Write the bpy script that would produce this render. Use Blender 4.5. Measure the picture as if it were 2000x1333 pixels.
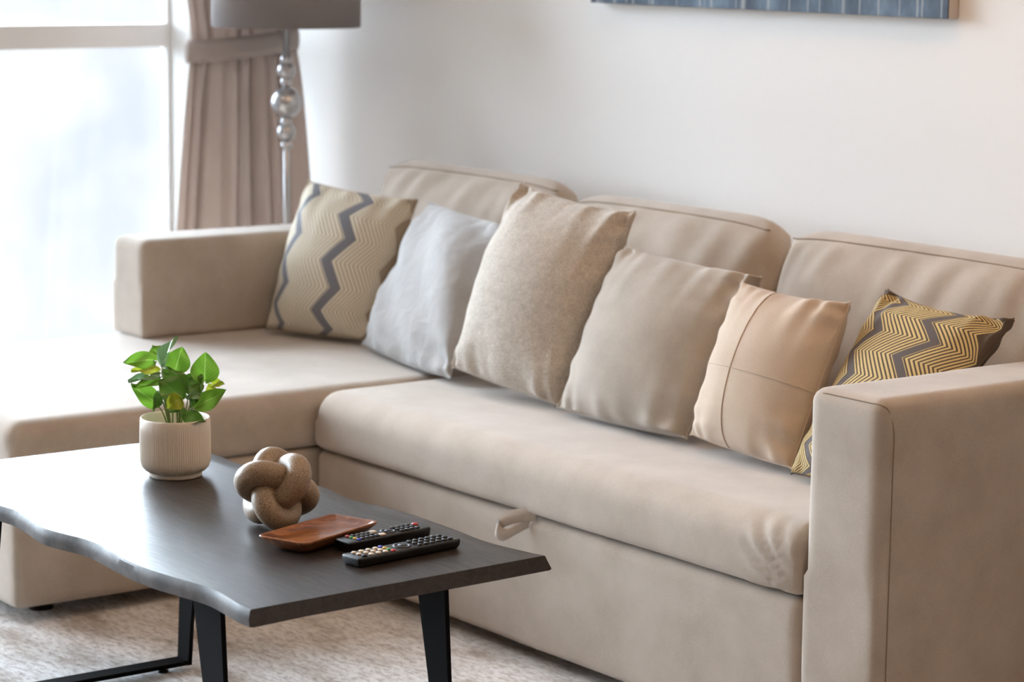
import bpy, bmesh, math, random
import numpy as np
from mathutils import Vector, Matrix, noise

S = bpy.context.scene
COL = S.collection
for o in list(bpy.data.objects):
    bpy.data.objects.remove(o)

# ------------------------------------------------------------------ camera
FPX = 5008.0                       # focal length in pixels of the 2000x1333 frame
YAW, PITCH, ROLL = math.radians(53.511), math.radians(9.089), math.radians(-0.634)
CAM = np.array([4.955, -3.098, 1.5])
_fw = np.array([-math.sin(YAW) * math.cos(PITCH), math.cos(YAW) * math.cos(PITCH), -math.sin(PITCH)])
_r0 = np.array([math.cos(YAW), math.sin(YAW), 0.0])
_d0 = np.cross(_fw, _r0)
RV = _r0 * math.cos(ROLL) + _d0 * math.sin(ROLL)
DV = -_r0 * math.sin(ROLL) + _d0 * math.cos(ROLL)

cam = bpy.data.cameras.new('camera')
camo = bpy.data.objects.new('camera', cam)
COL.objects.link(camo)
cam.sensor_width = 36.0
cam.lens = FPX / 2000.0 * 36.0
cam.clip_start = 0.05
cam.clip_end = 200
camo.matrix_world = Matrix(((RV[0], -DV[0], -_fw[0], CAM[0]),
                            (RV[1], -DV[1], -_fw[1], CAM[1]),
                            (RV[2], -DV[2], -_fw[2], CAM[2]),
                            (0, 0, 0, 1)))
cam.dof.use_dof = True
cam.dof.focus_distance = 4.6
cam.dof.aperture_fstop = 4.5
S.camera = camo

# ------------------------------------------------------------------ world, exposure
S.view_settings.view_transform = 'Standard'
S.view_settings.look = 'None'
S.view_settings.gamma = 1.0
S.view_settings.use_curve_mapping = False
S.view_settings.exposure = 0.42
SKY_STRENGTH = 17.6          # bright overcast sky
GROUND_STRENGTH = 0.88       # hazy town below the horizon
FILL_STRENGTH = 26.0
FILL_COLOR = (1.0, 0.62, 0.34)

world = bpy.data.worlds.new('world')
S.world = world
world.use_nodes = True
wn = world.node_tree.nodes
wl = world.node_tree.links
wn.clear()
w_out = wn.new('ShaderNodeOutputWorld')
w_bg = wn.new('ShaderNodeBackground')
w_tc = wn.new('ShaderNodeTexCoord')
w_no = wn.new('ShaderNodeTexNoise')
w_no.inputs['Scale'].default_value = 22.0
w_no.inputs['Detail'].default_value = 3.0
w_cr = wn.new('ShaderNodeValToRGB')
w_cr.color_ramp.elements[0].position = 0.34
w_cr.color_ramp.elements[0].color = (0.72, 0.80, 0.90, 1)
w_cr.color_ramp.elements[1].position = 0.56
w_cr.color_ramp.elements[1].color = (0.90, 0.95, 1.0, 1)
wl.new(w_tc.outputs['Generated'], w_no.inputs['Vector'])
wl.new(w_no.outputs['Fac'], w_cr.inputs['Fac'])
w_sep = wn.new('ShaderNodeSeparateXYZ')
wl.new(w_tc.outputs['Generated'], w_sep.inputs[0])
w_map = wn.new('ShaderNodeMapRange')
w_map.interpolation_type = 'SMOOTHSTEP'
w_map.inputs['From Min'].default_value = -0.01
w_map.inputs['From Max'].default_value = 0.05
wl.new(w_sep.outputs['Z'], w_map.inputs['Value'])
w_mix = wn.new('ShaderNodeMix')
w_mix.data_type = 'RGBA'
wl.new(w_map.outputs['Result'], w_mix.inputs[0])
wl.new(w_cr.outputs['Color'], w_mix.inputs[6])
w_mix.inputs[7].default_value = (0.74, 0.87, 1.0, 1)
wl.new(w_mix.outputs[2], w_bg.inputs['Color'])
w_str = wn.new('ShaderNodeMapRange')
w_str.inputs['To Min'].default_value = GROUND_STRENGTH
w_str.inputs['To Max'].default_value = SKY_STRENGTH
wl.new(w_map.outputs['Result'], w_str.inputs['Value'])
wl.new(w_str.outputs['Result'], w_bg.inputs['Strength'])
wl.new(w_bg.outputs['Background'], w_out.inputs['Surface'])


# ------------------------------------------------------------------ pixel helpers (2000x1333 frame)
def pray(x, y):
    return RV * (x - 1000) / FPX + DV * (y - 666.5) / FPX + _fw


def on_z(x, y, z):
    r = pray(x, y)
    return CAM + r * ((z - CAM[2]) / r[2])


def on_y(x, y, Y):
    r = pray(x, y)
    return CAM + r * ((Y - CAM[1]) / r[1])


def on_x(x, y, X):
    r = pray(x, y)
    return CAM + r * ((X - CAM[0]) / r[0])


def at_depth(x, y, P, off=0.0):
    """point on the pixel's ray at the depth of P (plus off metres away from the viewer)"""
    d = float(np.dot(np.array(P) - CAM, _fw)) + off
    return CAM + pray(x, y) * d


# ------------------------------------------------------------------ node helpers
def srgb(r, g, b):
    f = lambda c: (c / 255 / 12.92) if c / 255 <= 0.04045 else ((c / 255 + 0.055) / 1.055) ** 2.4
    return (f(r), f(g), f(b), 1.0)


def new_mat(name):
    m = bpy.data.materials.new(name)
    m.use_nodes = True
    nt = m.node_tree
    b = nt.nodes['Principled BSDF']
    return m, nt, b


def nnode(nt, typ, **kw):
    n = nt.nodes.new(typ)
    for k, v in kw.items():
        if k in n.inputs:
            n.inputs[k].default_value = v
        else:
            setattr(n, k, v)
    return n


def plain(name, col, rough=0.5, metal=0.0, spec=0.5, coat=0.0):
    m, nt, b = new_mat(name)
    b.inputs['Base Color'].default_value = col
    b.inputs['Roughness'].default_value = rough
    b.inputs['Metallic'].default_value = metal
    b.inputs['Specular IOR Level'].default_value = spec
    b.inputs['Coat Weight'].default_value = coat
    return m


def ramp(nt, stops):
    r = nt.nodes.new('ShaderNodeValToRGB')
    el = r.color_ramp.elements
    while len(el) < len(stops):
        el.new(0.5)
    for e, (p, c) in zip(el, stops):
        e.position = p
        e.color = c
    return r


def fabric(name, col_a, col_b, patch=7.0, grain=900.0, bump=0.12, sheen=0.25, rough=0.9, grain_amt=0.10, wrinkle=0.0):
    """soft upholstery: large mottling of the pile, fine woven grain"""
    m, nt, b = new_mat(name)
    tc = nnode(nt, 'ShaderNodeTexCoord')
    n1 = nnode(nt, 'ShaderNodeTexNoise', Scale=patch, Detail=4.0, Roughness=0.6)
    n2 = nnode(nt, 'ShaderNodeTexNoise', Scale=grain, Detail=2.0, Roughness=0.6)
    for n in (n1, n2):
        nt.links.new(tc.outputs['Object'], n.inputs['Vector'])
    r = ramp(nt, [(0.3, col_a), (0.7, col_b)])
    nt.links.new(n1.outputs['Fac'], r.inputs['Fac'])
    r2 = ramp(nt, [(0.3, (1 - grain_amt * 2, 1 - grain_amt * 2, 1 - grain_amt * 2, 1)), (0.7, (1, 1, 1, 1))])
    nt.links.new(n2.outputs['Fac'], r2.inputs['Fac'])
    mx = nnode(nt, 'ShaderNodeMix', data_type='RGBA', blend_type='MULTIPLY')
    mx.inputs[0].default_value = 1.0
    nt.links.new(r.outputs['Color'], mx.inputs[6])
    nt.links.new(r2.outputs['Color'], mx.inputs[7])
    nt.links.new(mx.outputs[2], b.inputs['Base Color'])
    b.inputs['Roughness'].default_value = rough
    b.inputs['Specular IOR Level'].default_value = 0.15
    b.inputs['Sheen Weight'].default_value = sheen
    b.inputs['Sheen Roughness'].default_value = 0.5
    bp = nnode(nt, 'ShaderNodeBump', Strength=bump, Distance=0.002)
    nt.links.new(n2.outputs['Fac'], bp.inputs['Height'])
    last = bp
    if wrinkle:
        n3 = nnode(nt, 'ShaderNodeTexNoise', Scale=16.0, Detail=3.0, Distortion=1.2)
        nt.links.new(tc.outputs['Object'], n3.inputs['Vector'])
        b2 = nnode(nt, 'ShaderNodeBump', Strength=wrinkle, Distance=0.02)
        nt.links.new(n3.outputs['Fac'], b2.inputs['Height'])
        nt.links.new(bp.outputs['Normal'], b2.inputs['Normal'])
        last = b2
    nt.links.new(last.outputs['Normal'], b.inputs['Normal'])
    return m


# ------------------------------------------------------------------ object helpers
def mesh_obj(name, verts, faces, mat, parent=None, smooth=True, uvs=None):
    me = bpy.data.meshes.new(name)
    me.from_pydata([tuple(map(float, v)) for v in verts], [], [tuple(map(int, f)) for f in faces])
    if uvs is not None:
        lay = me.uv_layers.new(name='UVMap')
        for lp in me.loops:
            lay.data[lp.index].uv = uvs[lp.vertex_index]
    me.validate()
    bm = bmesh.new()
    bm.from_mesh(me)
    bmesh.ops.recalc_face_normals(bm, faces=bm.faces)
    bm.to_mesh(me)
    bm.free()
    if smooth:
        for p in me.polygons:
            p.use_smooth = True
    o = bpy.data.objects.new(name, me)
    COL.objects.link(o)
    if mat:
        me.materials.append(mat)
    if parent:
        o.parent = parent
        o.matrix_parent_inverse = Matrix.Translation(-Vector(parent.location))
    return o


def bm_obj(name, bm, mat, parent=None, smooth=False):
    me = bpy.data.meshes.new(name)
    bmesh.ops.recalc_face_normals(bm, faces=bm.faces)
    bm.to_mesh(me)
    bm.free()
    if smooth:
        for p in me.polygons:
            p.use_smooth = True
    o = bpy.data.objects.new(name, me)
    COL.objects.link(o)
    me.materials.append(mat)
    if parent:
        o.parent = parent
        o.matrix_parent_inverse = Matrix.Translation(-Vector(parent.location))
    return o


def thing(name, label, cat, loc, group=None):
    o = bpy.data.objects.new(name, None)
    o.empty_display_size = 0.1
    o.location = loc
    COL.objects.link(o)
    return tag(o, label, cat, group)


def tag(o, label, cat, group=None):
    o['label'] = label
    o['category'] = cat
    if group:
        o['group'] = group
    return o


def struct(o):
    o['kind'] = 'structure'
    return o


def box_bm(x0, x1, y0, y1, z0, z1, bm=None, bevel=0.0, seg=2):
    bm = bm or bmesh.new()
    vs = [bm.verts.new(p) for p in ((x0, y0, z0), (x1, y0, z0), (x1, y1, z0), (x0, y1, z0),
                                    (x0, y0, z1), (x1, y0, z1), (x1, y1, z1), (x0, y1, z1))]
    fs = [bm.faces.new([vs[i] for i in f]) for f in ((3, 2, 1, 0), (4, 5, 6, 7), (0, 1, 5, 4), (1, 2, 6, 5), (2, 3, 7, 6), (3, 0, 4, 7))]
    if bevel:
        es = list({e for f in fs for e in f.edges})
        bmesh.ops.bevel(bm, geom=es, offset=bevel, segments=seg, profile=0.5, affect='EDGES')
    return bm


def boxo(name, x0, x1, y0, y1, z0, z1, mat, parent=None, bevel=0.0, seg=2):
    return bm_obj(name, box_bm(x0, x1, y0, y1, z0, z1, None, bevel, seg), mat, parent, smooth=False)


def grid_box(dx, dy, dz, step):
    """closed box surface made of a grid; returns verts (n,3) in 0..1, faces, dims"""
    nx, ny, nz = [max(2, int(round(d / step))) for d in (dx, dy, dz)]
    idx = {}
    verts = []

    def v(i, j, k):
        if (i, j, k) not in idx:
            idx[(i, j, k)] = len(verts)
            verts.append((i / nx, j / ny, k / nz))
        return idx[(i, j, k)]
    faces = []
    for i in range(nx):
        for j in range(ny):
            faces.append((v(i, j, 0), v(i, j + 1, 0), v(i + 1, j + 1, 0), v(i + 1, j, 0)))
            faces.append((v(i, j, nz), v(i + 1, j, nz), v(i + 1, j + 1, nz), v(i, j + 1, nz)))
    for i in range(nx):
        for k in range(nz):
            faces.append((v(i, 0, k), v(i + 1, 0, k), v(i + 1, 0, k + 1), v(i, 0, k + 1)))
            faces.append((v(i, ny, k), v(i, ny, k + 1), v(i + 1, ny, k + 1), v(i + 1, ny, k)))
    for j in range(ny):
        for k in range(nz):
            faces.append((v(0, j, k), v(0, j, k + 1), v(0, j + 1, k + 1), v(0, j + 1, k)))
            faces.append((v(nx, j, k), v(nx, j + 1, k), v(nx, j + 1, k + 1), v(nx, j, k + 1)))
    return np.array(verts), np.array(faces)


def noise_arr(P, scale, seed=0.0):
    return np.array([noise.noise(Vector((p[0] * scale + seed, p[1] * scale - seed, p[2] * scale + 2 * seed))) for p in P])


def soft_box(name, x0, x1, y0, y1, z0, z1, mat, parent=None, r_top=0.05, r_bot=0.02, r_side=0.03, step=0.02,
             crown=0.0, wob=0.0, wob_scale=5.0, seed=0.0, post=None, rx=None):
    """upholstered block: rounded edges, crowned top, slightly uneven surface"""
    uv, faces = grid_box(x1 - x0, y1 - y0, z1 - z0, step)
    # squeeze grid lines towards the edges so the roundings are well resolved
    e = lambda t: np.clip(t + 0.0 * t, 0, 1)
    lo = np.array([x0, y0, z0])
    hi = np.array([x1, y1, z1])
    P = lo + e(uv) * (hi - lo)
    mid_z = (z0 + z1) / 2
    mid_x = (x0 + x1) / 2
    rt = np.where(P[:, 2] > mid_z, r_top, r_bot)
    rl, rr = rx if rx is not None else (None, None)
    R3 = np.stack([rt, rt, rt], axis=1)
    if rx is not None:
        R3[:, 0] = np.where(P[:, 0] < mid_x, rl, rr)
    inn = np.clip(P, lo + R3, hi - R3)
    q = (P - inn) / R3
    ln = np.linalg.norm(q, axis=1)
    Q = P.copy()
    m = ln > 1e-9
    Q[m] = inn[m] + q[m] / ln[m][:, None] * R3[m]
    u = (Q[:, 0] - x0) / (x1 - x0)
    v = (Q[:, 1] - y0) / (y1 - y0)
    t = np.clip((Q[:, 2] - mid_z) / (z1 - mid_z), 0, 1)
    if crown:
        Q[:, 2] += crown * t * (4 * u * (1 - u)) ** 0.5 * np.clip(4 * v * (1 - v), 0, 1) ** 0.5
    if wob:
        n = noise_arr(Q, wob_scale, seed)
        dirs = Q - (lo + hi) / 2
        dirs = dirs / np.linalg.norm(dirs, axis=1)[:, None]
        Q += dirs * (n * wob)[:, None]
    if post is not None:
        Q = post(Q)
    return mesh_obj(name, Q, faces, mat, parent)


# ------------------------------------------------------------------ little cloth solver (pressure-inflated covers)
def inflate(P, faces, pressure, iters, stiff=0.5, shear=0.25, seed=1, noise_amp=0.002, bend=0.0):
    """pressure inside a nearly inextensible cover; gives the puckered edges of a stuffed cushion"""
    rng = np.random.default_rng(seed)
    F = np.array(faces)
    e = np.concatenate([F[:, [0, 1]], F[:, [1, 2]], F[:, [2, 3]], F[:, [3, 0]]])
    e = np.unique(np.sort(e, axis=1), axis=0)
    dg = np.concatenate([F[:, [0, 2]], F[:, [1, 3]]])
    E = np.concatenate([e, dg])
    W = np.concatenate([np.full(len(e), stiff), np.full(len(dg), shear)])
    n = len(P)
    return E, W, n, rng


def run_inflate(P0, faces, pressure=0.004, iters=260, seed=1, stretch=1.0, noise_amp=0.002, P_start=None, free=None, subs=4):
    F = np.array(faces)
    E, W, n, rng = inflate(P0, faces, pressure, iters, seed=seed)
    L = np.linalg.norm(P0[E[:, 0]] - P0[E[:, 1]], axis=1) * stretch
    X = (P0 if P_start is None else P_start).copy()
    X = X + rng.normal(0, noise_amp, X.shape)
    V = np.zeros_like(X)
    cnt = np.bincount(E.ravel(), minlength=n).astype(float)
    for it in range(iters):
        a, b, c, d = X[F[:, 0]], X[F[:, 1]], X[F[:, 2]], X[F[:, 3]]
        fn = np.cross(c - a, d - b) * 0.5
        N = np.zeros_like(X)
        for k in range(4):
            for ax in range(3):
                N[:, ax] += np.bincount(F[:, k], weights=fn[:, ax], minlength=n)
        N /= (np.linalg.norm(N, axis=1)[:, None] + 1e-12)
        V = V * 0.90 + N * (pressure if free is None else pressure * free[:, None])
        Xn = X + V
        for sub in range(subs):
            dvec = Xn[E[:, 0]] - Xn[E[:, 1]]
            ln = np.linalg.norm(dvec, axis=1)
            diff = (ln - L) / (ln + 1e-12)
            diff = np.where(diff > 0, diff, diff * 0.35)          # cloth resists stretch more than compression
            corr = dvec * (diff * W)[:, None]
            D = np.zeros_like(Xn)
            for ax in range(3):
                D[:, ax] = np.bincount(E[:, 1], weights=corr[:, ax], minlength=n) - np.bincount(E[:, 0], weights=corr[:, ax], minlength=n)
            Xn = Xn + D * (1.6 / cnt)[:, None] * 1.5
        V = Xn - X
        X = Xn
    return X


def pillow_grid(N):
    """two N x N sheets joined along the rim. returns verts in (u,v,side), faces, uv"""
    idx = {}
    verts = []

    def v(i, j, s):
        rim = i in (0, N) or j in (0, N)
        key = (i, j, 0 if rim else s)
        if key not in idx:
            idx[key] = len(verts)
            verts.append((i / N, j / N, 0.0 if rim else s))
        return idx[key]
    faces = []
    for i in range(N):
        for j in range(N):
            faces.append((v(i, j, 1), v(i + 1, j, 1), v(i + 1, j + 1, 1), v(i, j + 1, 1)))
            faces.append((v(i, j, -1), v(i, j + 1, -1), v(i + 1, j + 1, -1), v(i + 1, j, -1)))
    return np.array(verts), np.array(faces), idx


SEAT_Z = 0.454


def throw_pillow(name, corners, mat, label, group=None, N=44, thick=0.16, pressure=0.0035, iters=170, seed=1,
                 floor=None, seam_mat=None, sag=0.0, pinch=0.085, pucker=0.017, pfreq=12.0, folds=None):
    """corners: world TL, TR, BR, BL. The cover is simulated flat, inflated, then carried onto its four corners."""
    TL, TR, BR, BL = [np.array(c, float) for c in corners]
    w = (np.linalg.norm(TR - TL) + np.linalg.norm(BR - BL)) / 2
    h = (np.linalg.norm(TL - BL) + np.linalg.norm(TR - BR)) / 2
    uv, faces, idx = pillow_grid(N)
    P0 = np.stack([(uv[:, 0] - 0.5) * w, (uv[:, 1] - 0.5) * h, np.zeros(len(uv))], axis=1)
    st = P0.copy()
    st[:, 2] = uv[:, 2] * 0.02 * (np.sin(np.pi * uv[:, 0]) * np.sin(np.pi * uv[:, 1])) ** 0.5
    X = run_inflate(P0, faces, pressure, iters, seed=seed, P_start=st, noise_amp=0.0015, free=(uv[:, 2] != 0).astype(float), subs=8)
    X -= X.mean(axis=0)
    tz = X[:, 2].max() - X[:, 2].min()
    X[:, 2] *= thick / tz
    sg = uv[:, 2]
    for k, (dd, ss) in enumerate(((uv[:, 1], uv[:, 0]), (1 - uv[:, 1], uv[:, 0]), (uv[:, 0], uv[:, 1]), (1 - uv[:, 0], uv[:, 1]))):
        lam = 0.075
        prof = (dd / lam) * np.exp(1 - dd / lam) * (0.35 + 0.65 * np.abs(2 * ss - 1))
        wav = np.array([noise.noise(Vector((a_ * pfreq + 0.7 * d_ * (a_ - 0.5) * pfreq, seed * 3.1 + k * 7.7 + b_ * 5, d_ * 2.0))) for a_, d_, b_ in zip(ss, dd, sg)])
        X[:, 2] += sg * prof * wav * pucker * (1.5 if k == 1 else 1.0)
    if folds:
        fa, ff, fang = folds
        q = uv[:, 0] * math.cos(fang) + uv[:, 1] * math.sin(fang)
        q2 = -uv[:, 0] * math.sin(fang) + uv[:, 1] * math.cos(fang)
        fw = np.array([noise.noise(Vector((a_ * ff, b_ * ff * 0.22, seed * 1.7))) for a_, b_ in zip(q, q2)])
        fw = np.sign(fw) * np.abs(fw) ** 0.8
        X[:, 2] += sg * fa * fw * np.clip(np.minimum(np.minimum(uv[:, 0], 1 - uv[:, 0]), np.minimum(uv[:, 1], 1 - uv[:, 1])) * 8, 0, 1)
    c = {k: X[idx[k]] for k in ((0, 0, 0), (N, 0, 0), (N, N, 0), (0, N, 0))}
    x0 = (c[(0, 0, 0)][0] + c[(0, N, 0)][0]) / 2
    x1 = (c[(N, 0, 0)][0] + c[(N, N, 0)][0]) / 2
    y0 = (c[(0, 0, 0)][1] + c[(N, 0, 0)][1]) / 2
    y1 = (c[(0, N, 0)][1] + c[(N, N, 0)][1]) / 2
    a = ((X[:, 0] - x0) / (x1 - x0))[:, None]
    b = ((X[:, 1] - y0) / (y1 - y0))[:, None]
    # the sides of a stuffed cover draw in between its corners
    sa, tb_ = np.clip(2 * a - 1, -1, 1), np.clip(2 * b - 1, -1, 1)
    a = 0.5 + (a - 0.5) * (1 - pinch * (1 - tb_ ** 2))
    kb = np.where(b > 0.5, pinch * 1.2, pinch * 0.5)
    b = 0.5 + (b - 0.5) * (1 - kb * (1 - sa ** 2))
    ex = ((TR - TL) + (BR - BL)) / 2
    ey = ((TL - BL) + (TR - BR)) / 2
    nrm = np.cross(ex, ey)
    nrm /= np.linalg.norm(nrm)
    Wp = (BL * (1 - a) + BR * a) * (1 - b) + (TL * (1 - a) + TR * a) * b + X[:, 2:3] * nrm
    if sag:       # stuffing settles towards the bottom
        bb = np.clip(b, 0, 1)
        Wp += X[:, 2:3] * nrm * sag * (0.5 - bb)
    fl = SEAT_Z if floor is None else floor
    low = Wp[:, 2] < fl + 0.004
    Wp[low, 2] = fl + 0.004 + (Wp[low, 2] - fl - 0.004) * 0.06
    base = Vector(((BL + BR) / 2).tolist())
    base.z = fl
    t = thing(name, label, 'pillow', base, group)
    o = mesh_obj('cover', Wp, faces, mat, t, uvs=[(p[0], p[1]) for p in uv])
    sm = o.modifiers.new('sub', 'SUBSURF')
    sm.levels = 1
    sm.render_levels = 1
    # seam welt along the rim
    rim = [(i, 0, 0) for i in range(N)] + [(N, j, 0) for j in range(N)] + [(N - i, N, 0) for i in range(N)] + [(0, N - j, 0) for j in range(N)]
    pts = [Wp[idx[k]] for k in rim]
    tube('seam', pts, 0.0018, seam_mat or mat, o, closed=True, sides=6)
    return o, Wp, idx


def tube(name, pts, rad, mat, parent=None, closed=False, sides=10, smooth=True, caps=True):
    pts = [np.array(p, float) for p in pts]
    n = len(pts)
    rads = rad if hasattr(rad, '__len__') else [rad] * n
    T = []
    for i in range(n):
        if closed:
            t = pts[(i + 1) % n] - pts[i - 1]
        else:
            t = pts[min(i + 1, n - 1)] - pts[max(i - 1, 0)]
        T.append(t / (np.linalg.norm(t) + 1e-12))
    up = np.array([0, 0, 1.0])
    if abs(T[0] @ up) > 0.9:
        up = np.array([1.0, 0, 0])
    nv = np.cross(T[0], up)
    nv /= np.linalg.norm(nv)
    frames = [nv]
    for i in range(1, n):
        v = frames[-1] - T[i] * (frames[-1] @ T[i])
        frames.append(v / (np.linalg.norm(v) + 1e-12))
    tw = 0.0
    if closed:
        v = frames[-1] - T[0] * (frames[-1] @ T[0])
        v /= np.linalg.norm(v)
        tw = math.atan2(np.cross(v, frames[0]) @ T[0], v @ frames[0])
    verts, faces = [], []
    for i in range(n):
        b = np.cross(T[i], frames[i])
        for k in range(sides):
            a = 2 * math.pi * k / sides + (tw * i / n if closed else 0)
            verts.append(pts[i] + rads[i] * (frames[i] * math.cos(a) + b * math.sin(a)))
    m = n if closed else n - 1
    for i in range(m):
        j = (i + 1) % n
        for k in range(sides):
            k2 = (k + 1) % sides
            faces.append((i * sides + k, i * sides + k2, j * sides + k2, j * sides + k))
    if not closed and caps:
        faces.append(tuple(range(sides)))
        faces.append(tuple((n - 1) * sides + k for k in range(sides)))
    return mesh_obj(name, verts, faces, mat, parent, smooth)


def lathe(name, prof, center, mat, parent=None, seg=48, smooth=True, flute=None, caps=True):
    verts, faces = [], []
    n = len(prof)
    for i, (r, z) in enumerate(prof):
        for k in range(seg):
            a = 2 * math.pi * k / seg
            rr = r if flute is None else flute(r, z, i, k)
            verts.append((center[0] + rr * math.cos(a), center[1] + rr * math.sin(a), center[2] + z))
    for i in range(n - 1):
        for k in range(seg):
            k2 = (k + 1) % seg
            faces.append((i * seg + k, i * seg + k2, (i + 1) * seg + k2, (i + 1) * seg + k))
    if caps and prof[0][0] > 1e-5:
        faces.append(tuple(range(seg)))
    if caps and prof[-1][0] > 1e-5:
        faces.append(tuple((n - 1) * seg + k for k in range(seg)))
    return mesh_obj(name, verts, faces, mat, parent, smooth)


def catmull(pts, per=8, closed=False):
    pts = [np.array(p, float) for p in pts]
    n = len(pts)
    out = []
    rng = range(n) if closed else range(n - 1)
    for i in rng:
        if closed:
            p0, p1, p2, p3 = pts[i - 1], pts[i], pts[(i + 1) % n], pts[(i + 2) % n]
        else:
            p0, p1, p2, p3 = pts[max(i - 1, 0)], pts[i], pts[i + 1], pts[min(i + 2, n - 1)]
        for k in range(per):
            t = k / per
            out.append(0.5 * ((2 * p1) + (-p0 + p2) * t + (2 * p0 - 5 * p1 + 4 * p2 - p3) * t * t + (-p0 + 3 * p1 - 3 * p2 + p3) * t ** 3))
    if not closed:
        out.append(pts[-1])
    return out


# ------------------------------------------------------------------ materials
def wall_mat():
    m, nt, b = new_mat('wall_paint')
    tc = nnode(nt, 'ShaderNodeTexCoord')
    n = nnode(nt, 'ShaderNodeTexNoise', Scale=220.0, Detail=3.0)
    nt.links.new(tc.outputs['Object'], n.inputs['Vector'])
    b.inputs['Base Color'].default_value = srgb(246, 244, 241)
    b.inputs['Roughness'].default_value = 0.75
    b.inputs['Specular IOR Level'].default_value = 0.25
    bp = nnode(nt, 'ShaderNodeBump', Strength=0.04, Distance=0.002)
    nt.links.new(n.outputs['Fac'], bp.inputs['Height'])
    nt.links.new(bp.outputs['Normal'], b.inputs['Normal'])
    return m


def floor_mat():
    m, nt, b = new_mat('floor_tile')
    tc = nnode(nt, 'ShaderNodeTexCoord')
    br = nnode(nt, 'ShaderNodeTexBrick', Scale=1.0)
    br.inputs['Color1'].default_value = srgb(122, 100, 82)
    br.inputs['Color2'].default_value = srgb(112, 92, 75)
    br.inputs['Mortar'].default_value = srgb(80, 66, 55)
    br.inputs['Mortar Size'].default_value = 0.003
    br.inputs['Brick Width'].default_value = 0.6
    br.inputs['Row Height'].default_value = 0.6
    br.offset = 0.0
    nt.links.new(tc.outputs['Object'], br.inputs['Vector'])
    nt.links.new(br.outputs['Color'], b.inputs['Base Color'])
    b.inputs['Roughness'].default_value = 0.35
    return m


def rug_mat():
    m, nt, b = new_mat('rug_pile')
    tc = nnode(nt, 'ShaderNodeTexCoord')
    mp = nnode(nt, 'ShaderNodeMapping')
    mp.inputs['Scale'].default_value = (1.0, 2.6, 1.0)
    mp.inputs['Rotation'].default_value = (0, 0, 0.08)
    nt.links.new(tc.outputs['Object'], mp.inputs['Vector'])
    big = nnode(nt, 'ShaderNodeTexNoise', Scale=3.2, Detail=7.0, Roughness=0.68)
    nt.links.new(mp.outputs['Vector'], big.inputs['Vector'])
    c1 = ramp(nt, [(0.36, srgb(184, 170, 158)), (0.43, srgb(213, 205, 197)), (0.52, srgb(240, 236, 232)), (0.68, srgb(250, 249, 248))])
    nt.links.new(big.outputs['Fac'], c1.inputs['Fac'])
    med = nnode(nt, 'ShaderNodeTexNoise', Scale=34.0, Detail=8.0, Roughness=0.75)
    nt.links.new(mp.outputs['Vector'], med.inputs['Vector'])
    c2 = ramp(nt, [(0.33, srgb(128, 120, 114)), (0.43, srgb(206, 200, 196)), (0.54, (1, 1, 1, 1))])
    nt.links.new(med.outputs['Fac'], c2.inputs['Fac'])
    mx = nnode(nt, 'ShaderNodeMix', data_type='RGBA', blend_type='MULTIPLY')
    mx.inputs[0].default_value = 0.75
    nt.links.new(c1.outputs['Color'], mx.inputs[6])
    nt.links.new(c2.outputs['Color'], mx.inputs[7])
    nt.links.new(mx.outputs[2], b.inputs['Base Color'])
    b.inputs['Roughness'].default_value = 0.95
    b.inputs['Specular IOR Level'].default_value = 0.1
    b.inputs['Sheen Weight'].default_value = 0.2
    fine = nnode(nt, 'ShaderNodeTexNoise', Scale=240.0, Detail=4.0, Roughness=0.7)
    nt.links.new(tc.outputs['Object'], fine.inputs['Vector'])
    bp = nnode(nt, 'ShaderNodeBump', Strength=0.6, Distance=0.006)
    nt.links.new(fine.outputs['Fac'], bp.inputs['Height'])
    b2 = nnode(nt, 'ShaderNodeBump', Strength=0.35, Distance=0.01)
    nt.links.new(med.outputs['Fac'], b2.inputs['Height'])
    nt.links.new(bp.outputs['Normal'], b2.inputs['Normal'])
    nt.links.new(b2.outputs['Normal'], b.inputs['Normal'])
    return m


def table_mat():
    m, nt, b = new_mat('dark_stained_wood')
    tc = nnode(nt, 'ShaderNodeTexCoord')
    mp = nnode(nt, 'ShaderNodeMapping')
    mp.inputs['Scale'].default_value = (1.2, 14.0, 14.0)
    nt.links.new(tc.outputs['Object'], mp.inputs['Vector'])
    n = nnode(nt, 'ShaderNodeTexNoise', Scale=5.0, Detail=8.0, Roughness=0.65, Distortion=0.6)
    nt.links.new(mp.outputs['Vector'], n.inputs['Vector'])
    c = ramp(nt, [(0.3, srgb(38, 33, 31)), (0.6, srgb(58, 51, 47)), (0.8, srgb(70, 62, 57))])
    nt.links.new(n.outputs['Fac'], c.inputs['Fac'])
    nt.links.new(c.outputs['Color'], b.inputs['Base Color'])
    n2 = nnode(nt, 'ShaderNodeTexNoise', Scale=18.0, Detail=6.0, Roughness=0.7)
    nt.links.new(mp.outputs['Vector'], n2.inputs['Vector'])
    rr = ramp(nt, [(0.3, (0.28, 0.28, 0.28, 1)), (0.7, (0.42, 0.42, 0.42, 1))])
    nt.links.new(n2.outputs['Fac'], rr.inputs['Fac'])
    nt.links.new(rr.outputs['Color'], b.inputs['Roughness'])
    b.inputs['Specular IOR Level'].default_value = 0.42
    bp = nnode(nt, 'ShaderNodeBump', Strength=0.12, Distance=0.002)
    nt.links.new(n2.outputs['Fac'], bp.inputs['Height'])
    nt.links.new(bp.outputs['Normal'], b.inputs['Normal'])
    return m


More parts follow.
